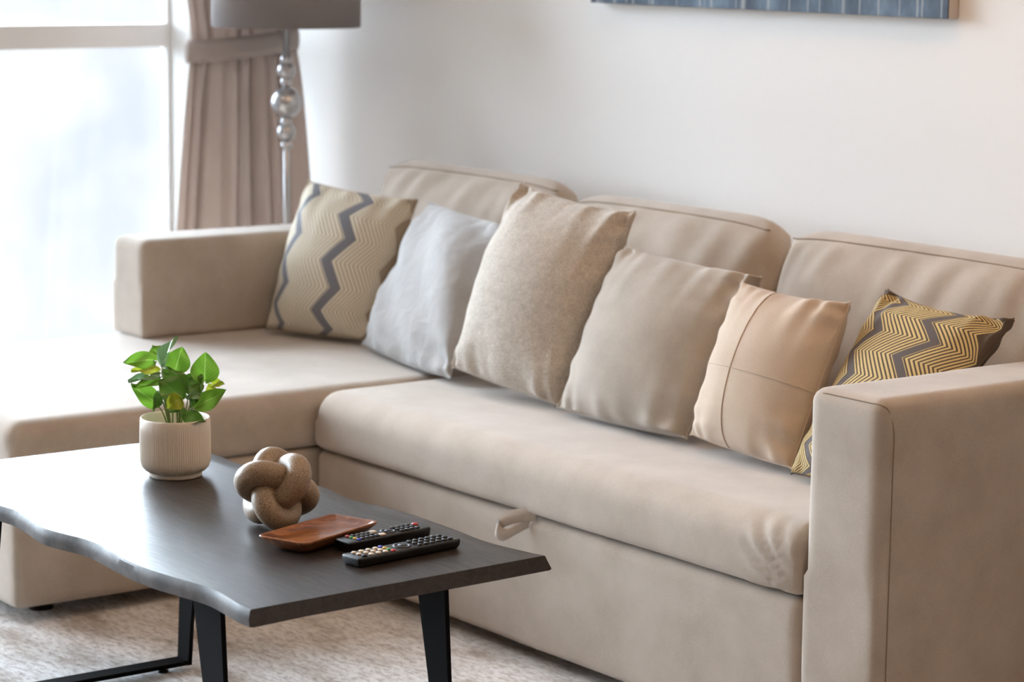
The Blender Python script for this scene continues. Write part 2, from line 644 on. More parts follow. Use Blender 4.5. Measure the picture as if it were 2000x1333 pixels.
def edge_mat():
    m, nt, b = new_mat('live_edge_wood')
    tc = nnode(nt, 'ShaderNodeTexCoord')
    n = nnode(nt, 'ShaderNodeTexNoise', Scale=22.0, Detail=6.0, Roughness=0.65)
    nt.links.new(tc.outputs['Object'], n.inputs['Vector'])
    c = ramp(nt, [(0.35, srgb(52, 48, 46)), (0.62, srgb(84, 79, 76)), (0.8, srgb(120, 112, 106))])
    nt.links.new(n.outputs['Fac'], c.inputs['Fac'])
    nt.links.new(c.outputs['Color'], b.inputs['Base Color'])
    b.inputs['Roughness'].default_value = 0.5
    b.inputs['Specular IOR Level'].default_value = 0.35
    bp = nnode(nt, 'ShaderNodeBump', Strength=0.3, Distance=0.004)
    nt.links.new(n.outputs['Fac'], bp.inputs['Height'])
    nt.links.new(bp.outputs['Normal'], b.inputs['Normal'])
    return m


def chevron_mat(name, zig_n, zig_amp, lines, bands, right_edge, left_edge=-1.0, gold=srgb(222, 196, 128), base=srgb(104, 94, 88),
                band=srgb(112, 110, 114), phase=0.0, band_w=0.035, corner_tl=0.0):
    """raised gold lines that follow a zigzag, plain grey zigzag bands, plain grey margin"""
    m, nt, b = new_mat(name)
    L = nt.links
    uv = nnode(nt, 'ShaderNodeUVMap')
    sp = nnode(nt, 'ShaderNodeSeparateXYZ')
    L.new(uv.outputs['UV'], sp.inputs[0])

    def mth(op, a, bb=None, clamp=False):
        n = nt.nodes.new('ShaderNodeMath')
        n.operation = op
        n.use_clamp = clamp
        for i, v in enumerate((a, bb)):
            if v is None:
                continue
            if isinstance(v, (int, float)):
                n.inputs[i].default_value = v
            else:
                L.new(v, n.inputs[i])
        return n.outputs[0]
    vv = mth('ADD', mth('MULTIPLY', sp.outputs['Y'], zig_n), phase)
    tri = mth('PINGPONG', vv, 0.5)                       # 0..0.5
    w = mth('ADD', sp.outputs['X'], mth('MULTIPLY', tri, zig_amp))
    fr = mth('FRACT', mth('MULTIPLY', w, lines))
    s1 = mth('GREATER_THAN', fr, 0.45)
    keep = s1
    for pos in bands:
        dist = mth('ABSOLUTE', mth('SUBTRACT', w, pos))
        keep = mth('MULTIPLY', keep, mth('GREATER_THAN', dist, band_w))
    keep = mth('MULTIPLY', keep, mth('LESS_THAN', w, right_edge))
    if left_edge > -0.5:
        keep = mth('MULTIPLY', keep, mth('GREATER_THAN', w, left_edge))
    if corner_tl:
        dv = mth('SUBTRACT', sp.outputs['Y'], mth('MULTIPLY', sp.outputs['X'], 1.0))
        keep = mth('MULTIPLY', keep, mth('LESS_THAN', dv, corner_tl))
    inb = None
    for pos in bands:
        k = mth('LESS_THAN', mth('ABSOLUTE', mth('SUBTRACT', w, pos)), band_w)
        inb = k if inb is None else mth('MAXIMUM', inb, k)
    mb = nnode(nt, 'ShaderNodeMix', data_type='RGBA')
    L.new(inb, mb.inputs[0])
    mb.inputs[6].default_value = base
    mb.inputs[7].default_value = band
    mx = nnode(nt, 'ShaderNodeMix', data_type='RGBA')
    L.new(keep, mx.inputs[0])
    L.new(mb.outputs[2], mx.inputs[6])
    mx.inputs[7].default_value = gold
    tc = nnode(nt, 'ShaderNodeTexCoord')
    gr = nnode(nt, 'ShaderNodeTexNoise', Scale=700.0, Detail=2.0)
    L.new(tc.outputs['Object'], gr.inputs['Vector'])
    r2 = ramp(nt, [(0.3, (0.75, 0.75, 0.75, 1)), (0.7, (1, 1, 1, 1))])
    L.new(gr.outputs['Fac'], r2.inputs['Fac'])
    m2 = nnode(nt, 'ShaderNodeMix', data_type='RGBA', blend_type='MULTIPLY')
    m2.inputs[0].default_value = 1.0
    L.new(mx.outputs[2], m2.inputs[6])
    L.new(r2.outputs['Color'], m2.inputs[7])
    L.new(m2.outputs[2], b.inputs['Base Color'])
    b.inputs['Roughness'].default_value = 0.8
    b.inputs['Specular IOR Level'].default_value = 0.25
    bp = nnode(nt, 'ShaderNodeBump', Strength=0.5, Distance=0.0015)
    L.new(keep, bp.inputs['Height'])
    L.new(bp.outputs['Normal'], b.inputs['Normal'])
    return m


def stone_mat():
    m, nt, b = new_mat('speckled_stone')
    tc = nnode(nt, 'ShaderNodeTexCoord')
    n = nnode(nt, 'ShaderNodeTexNoise', Scale=420.0, Detail=3.0, Roughness=0.7)
    n0 = nnode(nt, 'ShaderNodeTexNoise', Scale=14.0, Detail=3.0)
    for q in (n, n0):
        nt.links.new(tc.outputs['Object'], q.inputs['Vector'])
    c = ramp(nt, [(0.34, srgb(92, 74, 56)), (0.44, srgb(150, 128, 104)), (0.62, srgb(176, 156, 132)), (0.75, srgb(198, 182, 160))])
    nt.links.new(n.outputs['Fac'], c.inputs['Fac'])
    c0 = ramp(nt, [(0.3, (0.82, 0.80, 0.78, 1)), (0.7, (1, 1, 1, 1))])
    nt.links.new(n0.outputs['Fac'], c0.inputs['Fac'])
    mx = nnode(nt, 'ShaderNodeMix', data_type='RGBA', blend_type='MULTIPLY')
    mx.inputs[0].default_value = 1.0
    nt.links.new(c.outputs['Color'], mx.inputs[6])
    nt.links.new(c0.outputs['Color'], mx.inputs[7])
    nt.links.new(mx.outputs[2], b.inputs['Base Color'])
    b.inputs['Roughness'].default_value = 0.38
    return m


def tray_mat():
    m, nt, b = new_mat('acacia_wood')
    tc = nnode(nt, 'ShaderNodeTexCoord')
    mp = nnode(nt, 'ShaderNodeMapping')
    mp.inputs['Scale'].default_value = (9.0, 1.6, 9.0)
    nt.links.new(tc.outputs['Object'], mp.inputs['Vector'])
    n = nnode(nt, 'ShaderNodeTexNoise', Scale=9.0, Detail=8.0, Roughness=0.65, Distortion=0.8)
    nt.links.new(mp.outputs['Vector'], n.inputs['Vector'])
    c = ramp(nt, [(0.32, srgb(88, 50, 30)), (0.5, srgb(146, 90, 54)), (0.68, srgb(188, 126, 80))])
    nt.links.new(n.outputs['Fac'], c.inputs['Fac'])
    nt.links.new(c.outputs['Color'], b.inputs['Base Color'])
    b.inputs['Roughness'].default_value = 0.3
    b.inputs['Coat Weight'].default_value = 0.2
    return m


def leaf_mat(name, col, col2, trans=0.35, rough=0.3):
    m, nt, b = new_mat(name)
    L = nt.links
    uv = nnode(nt, 'ShaderNodeUVMap')
    sp = nnode(nt, 'ShaderNodeSeparateXYZ')
    L.new(uv.outputs['UV'], sp.inputs[0])
    d = nt.nodes.new('ShaderNodeMath')
    d.operation = 'SUBTRACT'
    L.new(sp.outputs['Y'], d.inputs[0])
    d.inputs[1].default_value = 0.5
    a = nt.nodes.new('ShaderNodeMath')
    a.operation = 'ABSOLUTE'
    L.new(d.outputs[0], a.inputs[0])
    # side veins sweep forward from the midrib
    v1 = nt.nodes.new('ShaderNodeMath')
    v1.operation = 'SUBTRACT'
    L.new(sp.outputs['X'], v1.inputs[0])
    L.new(a.outputs[0], v1.inputs[1])
    v2 = nt.nodes.new('ShaderNodeMath')
    v2.operation = 'MULTIPLY'
    L.new(v1.outputs[0], v2.inputs[0])
    v2.inputs[1].default_value = 44.0
    v3 = nt.nodes.new('ShaderNodeMath')
    v3.operation = 'SINE'
    L.new(v2.outputs[0], v3.inputs[0])
    vr = ramp(nt, [(0.0, (0, 0, 0, 1)), (0.8, (0.0, 0, 0, 1)), (1.0, (0.25, 0.25, 0.25, 1))])
    L.new(v3.outputs[0], vr.inputs['Fac'])
    mr = ramp(nt, [(0.0, (1, 1, 1, 1)), (0.03, (0.0, 0, 0, 1))])
    L.new(a.outputs[0], mr.inputs['Fac'])
    add = nt.nodes.new('ShaderNodeMath')
    add.operation = 'MAXIMUM'
    L.new(vr.outputs['Color'], add.inputs[0])
    L.new(mr.outputs['Color'], add.inputs[1])
    mx = nnode(nt, 'ShaderNodeMix', data_type='RGBA')
    L.new(add.outputs[0], mx.inputs[0])
    mx.inputs[6].default_value = col
    mx.inputs[7].default_value = col2
    L.new(mx.outputs[2], b.inputs['Base Color'])
    b.inputs['Roughness'].default_value = rough
    tr = nnode(nt, 'ShaderNodeBsdfTranslucent')
    L.new(mx.outputs[2], tr.inputs['Color'])
    ms = nnode(nt, 'ShaderNodeMixShader')
    ms.inputs[0].default_value = trans
    L.new(b.outputs[0], ms.inputs[1])
    L.new(tr.outputs[0], ms.inputs[2])
    L.new(ms.outputs[0], nt.nodes['Material Output'].inputs['Surface'])
    return m


def canvas_mat():
    m, nt, b = new_mat('painted_canvas')
    tc = nnode(nt, 'ShaderNodeTexCoord')
    mp = nnode(nt, 'ShaderNodeMapping')
    mp.inputs['Scale'].default_value = (3.0, 1.0, 1.2)
    nt.links.new(tc.outputs['Object'], mp.inputs['Vector'])
    n = nnode(nt, 'ShaderNodeTexNoise', Scale=3.0, Detail=6.0, Roughness=0.65)
    nt.links.new(mp.outputs['Vector'], n.inputs['Vector'])
    c = ramp(nt, [(0.3, srgb(62, 74, 90)), (0.5, srgb(86, 103, 122)), (0.62, srgb(112, 132, 150)), (0.75, srgb(170, 180, 186))])
    nt.links.new(n.outputs['Fac'], c.inputs['Fac'])
    # thin pale vertical drips
    mp2 = nnode(nt, 'ShaderNodeMapping')
    mp2.inputs['Scale'].default_value = (14.0, 0.0, 0.12)
    nt.links.new(tc.outputs['Object'], mp2.inputs['Vector'])
    v = nnode(nt, 'ShaderNodeTexVoronoi', Scale=1.0, feature='DISTANCE_TO_EDGE')
    nt.links.new(mp2.outputs['Vector'], v.inputs['Vector'])
    vr = ramp(nt, [(0.0, (0.7, 0.7, 0.7, 1)), (0.035, (0, 0, 0, 1))])
    nt.links.new(v.outputs['Distance'], vr.inputs['Fac'])
    mx = nnode(nt, 'ShaderNodeMix', data_type='RGBA')
    nt.links.new(vr.outputs['Color'], mx.inputs[0])
    nt.links.new(c.outputs['Color'], mx.inputs[6])
    mx.inputs[7].default_value = srgb(186, 190, 194)
    nt.links.new(mx.outputs[2], b.inputs['Base Color'])
    b.inputs['Roughness'].default_value = 0.7
    return m


def glass_mat():
    m, nt, b = new_mat('window_glass')
    t = nnode(nt, 'ShaderNodeBsdfTransparent')
    g = nnode(nt, 'ShaderNodeBsdfGlossy')
    g.inputs['Roughness'].default_value = 0.02
    f = nnode(nt, 'ShaderNodeFresnel', IOR=1.45)
    ms = nnode(nt, 'ShaderNodeMixShader')
    nt.links.new(f.outputs[0], ms.inputs[0])
    nt.links.new(t.outputs[0], ms.inputs[1])
    nt.links.new(g.outputs[0], ms.inputs[2])
    nt.links.new(ms.outputs[0], nt.nodes['Material Output'].inputs['Surface'])
    return m


def emit_mat(name, col, st):
    m, nt, b = new_mat(name)
    b.inputs['Base Color'].default_value = (0.9, 0.9, 0.9, 1)
    b.inputs['Emission Color'].default_value = (*col, 1)
    b.inputs['Emission Strength'].default_value = st
    return m


M = {}
M['wall'] = wall_mat()
M['wall_dark'] = plain('taupe_wall_paint', srgb(150, 132, 116), 0.8, 0, 0.2)
M['ceil'] = plain('ceiling_paint', srgb(240, 238, 234), 0.8)
M['floor'] = floor_mat()
M['rug'] = rug_mat()
M['white_frame'] = plain('white_window_frame', srgb(232, 228, 224), 0.45)
M['glass'] = glass_mat()
M['sofa'] = fabric('sofa_velour', srgb(179, 164, 148), srgb(197, 183, 168), patch=7.0, grain=700, sheen=0.30)
M['seam'] = plain('sofa_seam_thread', srgb(150, 132, 114), 0.9, 0, 0.1)
M['linen'] = fabric('pale_grey_linen', srgb(166, 163, 160), srgb(178, 175, 172), patch=9.0, grain=600, bump=0.15, wrinkle=0.25)
M['boucle'] = fabric('taupe_boucle', srgb(192, 180, 165), srgb(212, 201, 187), patch=60.0, grain=260, bump=0.9, grain_amt=0.16)
M['taupe'] = fabric('taupe_suede', srgb(170, 158, 144), srgb(188, 176, 162), patch=8.0, grain=700)
M['beige'] = fabric('beige_suede', srgb(196, 174, 152), srgb(208, 187, 165), patch=8.0, grain=800)
M['chev_a'] = chevron_mat('chevron_cover', 4.2, 0.20, 38.0, (0.27, 0.63), 0.97, phase=0.55, gold=srgb(234, 224, 202), base=srgb(164, 147, 126), band=srgb(122, 121, 126))
M['chev_b'] = chevron_mat('chevron_cover_gold', 5.2, 0.26, 36.0, (0.32, 0.66), 0.95, phase=0.45, gold=srgb(226, 200, 140), base=srgb(98, 84, 72), band=srgb(108, 100, 98), corner_tl=0.80, band_w=0.03)
M['curtain'] = fabric('curtain_cloth', srgb(222, 210, 203), srgb(230, 218, 211), patch=4.0, grain=500, sheen=0.15)
_nt = M['curtain'].node_tree
_tr = nnode(_nt, 'ShaderNodeBsdfTranslucent')
_tr.inputs['Color'].default_value = srgb(200, 186, 178)
_ms = nnode(_nt, 'ShaderNodeMixShader')
_ms.inputs[0].default_value = 0.38
_nt.links.new(_nt.nodes['Principled BSDF'].outputs[0], _ms.inputs[1])
_nt.links.new(_tr.outputs[0], _ms.inputs[2])
_nt.links.new(_ms.outputs[0], _nt.nodes['Material Output'].inputs['Surface'])
M['table'] = table_mat()
M['edge'] = edge_mat()
M['black_metal'] = plain('black_metal', srgb(10, 9, 9), 0.7, 0.0, 0.06)
M['black_plastic'] = plain('black_plastic', srgb(12, 12, 13), 0.32)
M['black_rubber'] = plain('black_rubber', srgb(34, 33, 34), 0.5)
M['cream_rubber'] = plain('cream_rubber', srgb(228, 214, 196), 0.5)
M['red_rubber'] = plain('red_rubber', srgb(196, 44, 44), 0.45)
M['green_rubber'] = plain('green_rubber', srgb(60, 150, 70), 0.45)
M['yellow_rubber'] = plain('yellow_rubber', srgb(214, 178, 60), 0.45)
M['blue_rubber'] = plain('blue_rubber', srgb(56, 66, 190), 0.45)
M['stone'] = stone_mat()
M['tray'] = tray_mat()
M['pot'] = plain('cream_ceramic', srgb(240, 228, 212), 0.5)
M['soil'] = plain('pot_filler', srgb(170, 160, 145), 0.9)
M['chrome'] = plain('brushed_chrome', srgb(208, 208, 210), 0.34, 1.0)
M['shade'] = fabric('grey_lamp_shade', srgb(150, 140, 137), srgb(158, 148, 145), patch=3.0, grain=800, sheen=0.3, bump=0.05)
M['canvas'] = canvas_mat()
M['canvas_side'] = plain('canvas_side', srgb(206, 194, 184), 0.8)
M['stem'] = plain('plant_stem', srgb(110, 120, 60), 0.5)
M['leaf_bright'] = leaf_mat('leaf_bright', srgb(104, 150, 42), srgb(170, 200, 110), 0.42)
M['leaf_dark'] = leaf_mat('leaf_dark', srgb(84, 124, 42), srgb(110, 150, 70), 0.28)
M['leaf_yellow'] = leaf_mat('leaf_yellow', srgb(168, 180, 44), srgb(205, 210, 120), 0.4)
M['leaf_glare'] = leaf_mat('leaf_glare', srgb(120, 160, 110), srgb(190, 205, 180), 0.2, 0.15)  # paler blade colour stands in for glare on glossy leaves

# ------------------------------------------------------------------ room shell
XW, XE, YN, YS, ZF, ZC = -1.75, 8.0, 1.0, -4.9, -0.012, 2.7
TH = 0.16
struct(boxo('floor', XW - TH, XE + TH, YS - TH, YN + TH, ZF - 0.1, ZF, M['floor']))
struct(boxo('ceiling', XW - TH, XE + TH, YS - TH, YN + TH, ZC, ZC + 0.1, M['ceil']))
struct(boxo('wall_back', XW - TH, XE + TH, YN, YN + TH, ZF, ZC, M['wall']))
struct(boxo('wall_front', XW - TH, XE + TH, YS - TH, YS, ZF, ZC, M['wall_dark']))
struct(boxo('wall_right', XE, XE + TH, YS, YN, ZF, ZC, M['wall_dark']))
# window wall with one wide opening
WY0, WY1, WZ0, WZ1 = -4.7, 0.663, 0.10, 2.45
bm = bmesh.new()
SY0, SY1 = 0.80, 0.985            # invented slim opening behind the curtain, added to light the back wall
box_bm(XW - TH, XW, WY1, SY0, ZF, ZC, bm)
box_bm(XW - TH, XW, SY1, YN, ZF, ZC, bm)
box_bm(XW - TH, XW, SY0, SY1, ZF, WZ0, bm)
box_bm(XW - TH, XW, SY0, SY1, WZ1, ZC, bm)
box_bm(XW - TH, XW, YS, WY0, ZF, ZC, bm)
box_bm(XW - TH, XW, WY0, WY1, ZF, WZ0, bm)
box_bm(XW - TH, XW, WY0, WY1, WZ1, ZC, bm)
struct(bm_obj('wall_left', bm, M['wall']))
for nm, a in (('baseboard_back', (XW, XE, YN - 0.012, YN, ZF, 0.07)), ('baseboard_right', (XE - 0.012, XE, YS, YN - 0.012, ZF, 0.07)),
              ('baseboard_left', (XW, XW + 0.012, YS, YN - 0.012, ZF, 0.07))):
    struct(boxo(nm, *a, M['white_frame'], bevel=0.003))
# window: frame, transom, mullions, panes
win = bpy.data.objects.new('window_1', None)
win.location = (XW - 0.06, (WY0 + WY1) / 2, WZ0)
COL.objects.link(win)
struct(win)
FX0, FX1 = XW - 0.158, XW - 0.115
JW = 0.010
TR0, TR1 = on_x(0, 98, FX1)[2], on_x(0, 50, FX1)[2]
boxo('jamb', FX0, FX1, WY1 - JW, WY1, WZ0, WZ1, M['white_frame'], win, 0.003)
boxo('jamb', FX0, FX1, WY0, WY0 + JW, WZ0, WZ1, M['white_frame'], win, 0.003)
boxo('sill', FX0, FX1, WY0 + JW, WY1 - JW, WZ0, WZ0 + 0.05, M['white_frame'], win, 0.003)
boxo('head', FX0, FX1, WY0 + JW, WY1 - JW, WZ1 - 0.05, WZ1, M['white_frame'], win, 0.003)
boxo('transom', FX0, FX1, WY0 + JW, WY1 - JW, TR0, TR1, M['white_frame'], win, 0.003)
muls = [WY0 + JW, -2.62, -1.03, WY1 - JW]
for y in muls[1:-1]:
    boxo('mullion', FX0, FX1, y - 0.03, y + 0.03, WZ0 + 0.05, WZ1 - 0.05, M['white_frame'], win, 0.003)
for i in range(3):
    for z0, z1 in ((WZ0 + 0.05, TR0), (TR1, WZ1 - 0.05)):
        boxo('pane', FX0 + 0.018, FX0 + 0.024, muls[i] + (0.03 if i else 0), muls[i + 1] - (0.03 if i < 2 else 0), z0, z1, M['glass'], win)

added_win = bpy.data.objects.new('added_window', None)  # unseen corner window, made up for daylight beside the curtain
added_win.location = (XW - 0.06, (SY0 + SY1) / 2, WZ0)
COL.objects.link(added_win)
struct(added_win)
for y0, y1 in ((SY0, SY0 + 0.012), (SY1 - 0.012, SY1)):
    boxo('jamb', FX0, FX1, y0, y1, WZ0, WZ1, M['white_frame'], added_win, 0.002)
for z0, z1 in ((WZ0, WZ0 + 0.03), (TR0, TR1), (WZ1 - 0.03, WZ1)):
    boxo('rail', FX0, FX1, SY0 + 0.012, SY1 - 0.012, z0, z1, M['white_frame'], added_win, 0.002)
for z0, z1 in ((WZ0 + 0.03, TR0), (TR1, WZ1 - 0.03)):
    boxo('pane', FX0 + 0.018, FX0 + 0.024, SY0 + 0.012, SY1 - 0.012, z0, z1, M['glass'], added_win)

# unseen ceiling lights, added for warm fill in the room
fill_emit = emit_mat('warm_diffuser', FILL_COLOR, FILL_STRENGTH)
spots = [(1.1, 0.05), (2.3, 0.40), (0.3, -2.2), (2.6, -1.6), (4.4, -1.0)]
where = ['over the middle of the sofa seat', 'beyond the sofa armrest along the back wall', 'over the room side of the coffee table', 'in front of the sofa armrest', 'in the part of the room facing the window']
for (x, y), wh in zip(spots, where):
    t = thing('added_ceiling_light', 'added round warm ceiling light ' + wh, 'ceiling light', (x, y, ZC), 'added unseen ceiling lights')
    lathe('rim', [(0.15, -0.02), (0.19, -0.02), (0.195, 0.0), (0.15, 0.0)], (x, y, ZC), M['white_frame'], t, 40, caps=False)
    lathe('diffuser', [(0.0, -0.016), (0.149, -0.012)], (x, y, ZC), fill_emit, t, 40)

# ------------------------------------------------------------------ rug
rug_v, rug_f = grid_box(4.6, 3.6, 0.012, 0.1)
rug_v = np.array([-1.0, -3.2, ZF]) + rug_v * np.array([4.6, 3.55, -ZF])
tag(mesh_obj('rug', rug_v, rug_f, M['rug'], smooth=False), 'distressed cream and brown low pile rug under the coffee table', 'rug')

# ------------------------------------------------------------------ sofa
sofa = thing('corner_sofa', 'beige velour corner sofa with chaise, storage drawer and three back cushions', 'sofa', (0.3, 0.4, 0.0))
ARM_RX0, ARM_RX1, ARM_Z = 1.652, 1.842, 0.705
ARM_LX0, ARM_LX1 = -1.03, -0.855
BACK_Y = 0.97
# chaise
soft_box('chaise_base', ARM_LX0, -0.001, -0.755, 0.60, 0.035, 0.312, M['sofa'], sofa, 0.014, 0.014, step=0.02, wob=0.002)
soft_box('chaise_cushion', ARM_LX0 - 0.003, 0.002, -0.762, 0.62, 0.315, 0.447, M['sofa'], sofa, 0.042, 0.016, step=0.014, crown=0.003, wob=0.002)
# sofa part
soft_box('drawer', 0.004, ARM_RX0 - 0.004, 0.0, 0.56, 0.03, 0.310, M['sofa'], sofa, 0.022, 0.012, step=0.016, wob=0.0025, wob_scale=4)


def seat_post(Q):
    # cover pulled tight towards the armrest: fan of soft folds at the end
    d = np.clip((Q[:, 0] - (ARM_RX0 - 0.15)) / 0.15, 0, 1)
    f = np.clip((0.05 - Q[:, 1]) / 0.06, 0, 1)
    ang = np.arctan2(Q[:, 2] - 0.295, ARM_RX0 - Q[:, 0] + 0.012)
    Q[:, 1] += 0.006 * np.sin(np.pi * np.clip(d, 0, 1) ** 0.7) * f * np.sin(ang * 24 + 0.6) + 0.010 * d ** 3 * f
    return Q


soft_box('seat_cushion', 0.006, ARM_RX0 - 0.004, -0.012, 0.62, 0.316, 0.450, M['sofa'], sofa, 0.062, 0.02, step=0.0125, crown=0.0, wob=0.0035,
         wob_scale=4.5, seed=3.0, post=seat_post, rx=(0.04, 0.004))
# armrests
arm_r = soft_box('armrest', ARM_RX0, ARM_RX1, 0.0, BACK_Y, 0.012, ARM_Z, M['sofa'], sofa, 0.028, 0.012, step=0.012, wob=0.002)
soft_box('armrest', ARM_LX0, ARM_LX1, 0.02, BACK_Y, 0.449, ARM_Z, M['sofa'], sofa, 0.026, 0.008, step=0.014, wob=0.002)
soft_box('back_frame', ARM_LX0 + 0.003, ARM_RX1 - 0.003, 0.88, BACK_Y + 0.01, 0.03, 0.66, M['sofa'], sofa, 0.02, 0.01, step=0.04)
soft_box('corner_base', ARM_LX0 + 0.002, ARM_RX0 - 0.006, 0.625, 0.878, 0.03, 0.44, M['sofa'], sofa, 0.02, 0.01, step=0.04)
for x, y in ((-0.12, -0.64), (-0.91, -0.64), (-0.96, 0.9), (1.75, 0.92), (-0.07, 0.5)):
    lathe('foot', [(0.028, 0.0), (0.028, 0.04)], (x, y, 0.0), M['black_plastic'], sofa, 20)
# armrest seams
arm_seam = [(ARM_RX0 + 0.012, 0.010, ARM_Z - 0.012)]
x_in, x_out = ARM_RX0 + 0.02, ARM_RX1 - 0.004
path = [(x_in - 0.004, 0.0105, ARM_Z - 0.0125), (x_in + 0.02, 0.0078, ARM_Z - 0.0078)]
path += [(x, 0.0076, ARM_Z - 0.0076) for x in np.linspace(x_in + 0.05, ARM_RX1 - 0.035, 5)]
path += [(ARM_RX1 - 0.0125, 0.0125, ARM_Z - 0.0095), (ARM_RX1 - 0.0035, 0.0205, ARM_Z - 0.0200)]
path += [(ARM_RX1 + 0.0006, 0.030, z) for z in np.linspace(ARM_Z - 0.06, 0.02, 12)]
tube('seam', catmull(path, 4), 0.0012, M['seam'], arm_r, sides=6)


# back cushions: simulated stuffed covers
def back_cushion(w, hgt, dep, corner, lean, yaw, roll, seed, press):
    uv, faces = grid_box(w, dep, hgt, 0.024)
    P0 = (uv - 0.5) * np.array([w, dep, hgt])
    # knock the box edges off a little, then blow up
    st = P0.copy()
    X = run_inflate(P0, faces, press, 60, seed=seed, P_start=st, noise_amp=0.0015, stretch=1.0)
    ext = X.max(axis=0) - X.min(axis=0)
    X = X * (np.array([w * 1.005, dep * 1.25, hgt * 1.02]) / ext)
    X -= (X.max(axis=0) + X.min(axis=0)) / 2
    X[:, 2] += hgt / 2
    topd = np.clip(1 - uv[:, 2], 0, 1)
    for i in range(len(X)):
        if uv[i, 1] < 0.02:
            d_ = topd[i]
            X[i, 1] -= 0.017 * (d_ / 0.14) * math.exp(1 - d_ / 0.14) * noise.noise(Vector((uv[i, 0] * w * 19 + 2.0 * d_, seed * 2.3, d_ * 1.5)))
            e_ = min(uv[i, 0], 1 - uv[i, 0])
            X[i, 1] -= 0.008 * (e_ / 0.08) * math.exp(1 - e_ / 0.08) * noise.noise(Vector((uv[i, 2] * 6, seed * 4.3, e_ * 3)))
    R = Matrix.Rotation(yaw, 3, 'Z') @ Matrix.Rotation(roll, 3, 'Y') @ Matrix.Rotation(-lean, 3, 'X')
    X = X @ np.array(R).T + np.array(corner)
    o = mesh_obj('back_cushion', X, faces, M['sofa'], sofa)
    s = o.modifiers.new('sub', 'SUBSURF')
    s.levels = 1
    s.render_levels = 1
    nx, nz = max(2, int(round(w / 0.024))), max(2, int(round(hgt / 0.024)))
    key = {tuple(np.round(q, 4)): i for i, q in enumerate(uv)}
    edge = [(i / nx, 0, 1) for i in range(nx + 1)]
    pts = [X[key[tuple(np.round(np.array(e, float), 4))]] for e in edge]
    tube('seam', pts, 0.0018, M['seam'], o, sides=6)
    return o


back_cushion(0.83, 0.445, 0.17, (-0.465, 0.715, 0.447), math.radians(12), 0.0, 0.0, 5, 0.0017)
back_cushion(0.79, 0.425, 0.17, (0.345, 0.715, 0.447), math.radians(12), 0.0, 0.0, 8, 0.0017)
back_cushion(0.88, 0.415, 0.17, (1.185, 0.715, 0.447), math.radians(12), 0.0, 0.0, 11, 0.0017)

# pull tab of the drawer: a folded strap
def ribbon(name, ctr, side, wid, mat, parent, th=0.002):
    verts, faces = [], []
    for p, s in zip(ctr, side):
        p = np.array(p)
        s = np.array(s, float)
        s /= np.linalg.norm(s)
        verts += [p - s * wid / 2, p + s * wid / 2]
    for i in range(len(ctr) - 1):
        faces.append((2 * i, 2 * i + 1, 2 * i + 3, 2 * i + 2))
    o = mesh_obj(name, verts, faces, mat, parent)
    sm = o.modifiers.new('s', 'SOLIDIFY')
    sm.thickness = th
    return o


drawer = [c for c in sofa.children if c.name.startswith('drawer')][0]
rc = catmull([(0.852, 0.003, 0.318), (0.825, -0.015, 0.312), (0.798, -0.030, 0.302), (0.782, -0.040, 0.288), (0.783, -0.042, 0.274), (0.796, -0.034, 0.268), (0.815, -0.019, 0.282), (0.838, 0.000, 0.300)], 6)
rs = [(-0.15, 0.0, 1.0) if i < len(rc) * 0.45 else (0.35, 0.1, 1.0) for i in range(len(rc))]
pt = ribbon('pull_tab', rc, rs, 0.029, M['sofa'], drawer)
pt['label'] = 'folded fabric pull tab on the drawer'

# ------------------------------------------------------------------ throw pillows
def quad(bl, br, tl, tr, zb, lean, lift=0.0):
    """pillow corners from the pixels of its corners: bottom pair on the seat, top pair on an upright plane 'lean' metres behind"""
    a = on_z(*bl, zb + lift)
    b = on_z(*br, zb)
    e = (b - a) * np.array([1, 1, 0])
    e = e / np.linalg.norm(e)
    n = np.array([-e[1], e[0], 0])

    def onp(q):
        r = pray(*q)
        return CAM + r * (((a + n * lean - CAM) @ n) / (r @ n))
    return [onp(tl), onp(tr), b, a]


ZB = SEAT_Z + 0.012
throw_pillow('throw_pillow', quad((520, 641), (714, 664), (600, 352), (814, 390), ZB, 0.17), M['chev_a'],
             'cream and grey zigzag patterned pillow leaning in the chaise corner', thick=0.15, seed=2)
throw_pillow('throw_pillow', quad((706, 672), (880, 740), (838, 394), (1012, 446), ZB, 0.20), M['linen'],
             'pale grey crumpled linen pillow beside the zigzag pillow on the chaise', thick=0.14, seed=3, folds=(0.026, 5.0, 0.75), pucker=0.02)
throw_pillow('throw_pillow', quad((886, 716), (1090, 790), (1022, 360), (1238, 416), ZB, 0.17, 0.036), M['boucle'],
             'large taupe nubby woven pillow, tallest of the row', thick=0.19, seed=4, folds=(0.012, 3.5, 1.2), pucker=0.024)
throw_pillow('throw_pillow', quad((1088, 797), (1342, 858), (1220, 478), (1490, 541), ZB, 0.17), M['taupe'],
             'plain taupe grey pillow between the nubby pillow and the cross seamed one', thick=0.16, seed=5, folds=(0.010, 3.0, 1.0), pucker=0.022)
t5, W5, idx5 = throw_pillow('throw_pillow', quad((1348, 850), (1546, 917), (1449, 550), (1662, 590), ZB, 0.15, 0.018), M['beige'],
             'small warm beige pillow with a stitched cross seam', thick=0.15, seed=6, pinch=0.10)
throw_pillow('throw_pillow', quad((1548, 924), (1722, 966), (1735, 568), (1977, 625), ZB, 0.29), M['chev_b'],
             'gold and grey zigzag pillow tucked behind the armrest', thick=0.12, seed=7, pinch=0.11)
N5 = 44
tube('cross_seam', [W5[idx5[(19, j, 1)]] + np.array([0.0008, -0.0008, 0]) for j in range(1, N5)], 0.0010, M['beige'], t5, sides=6)
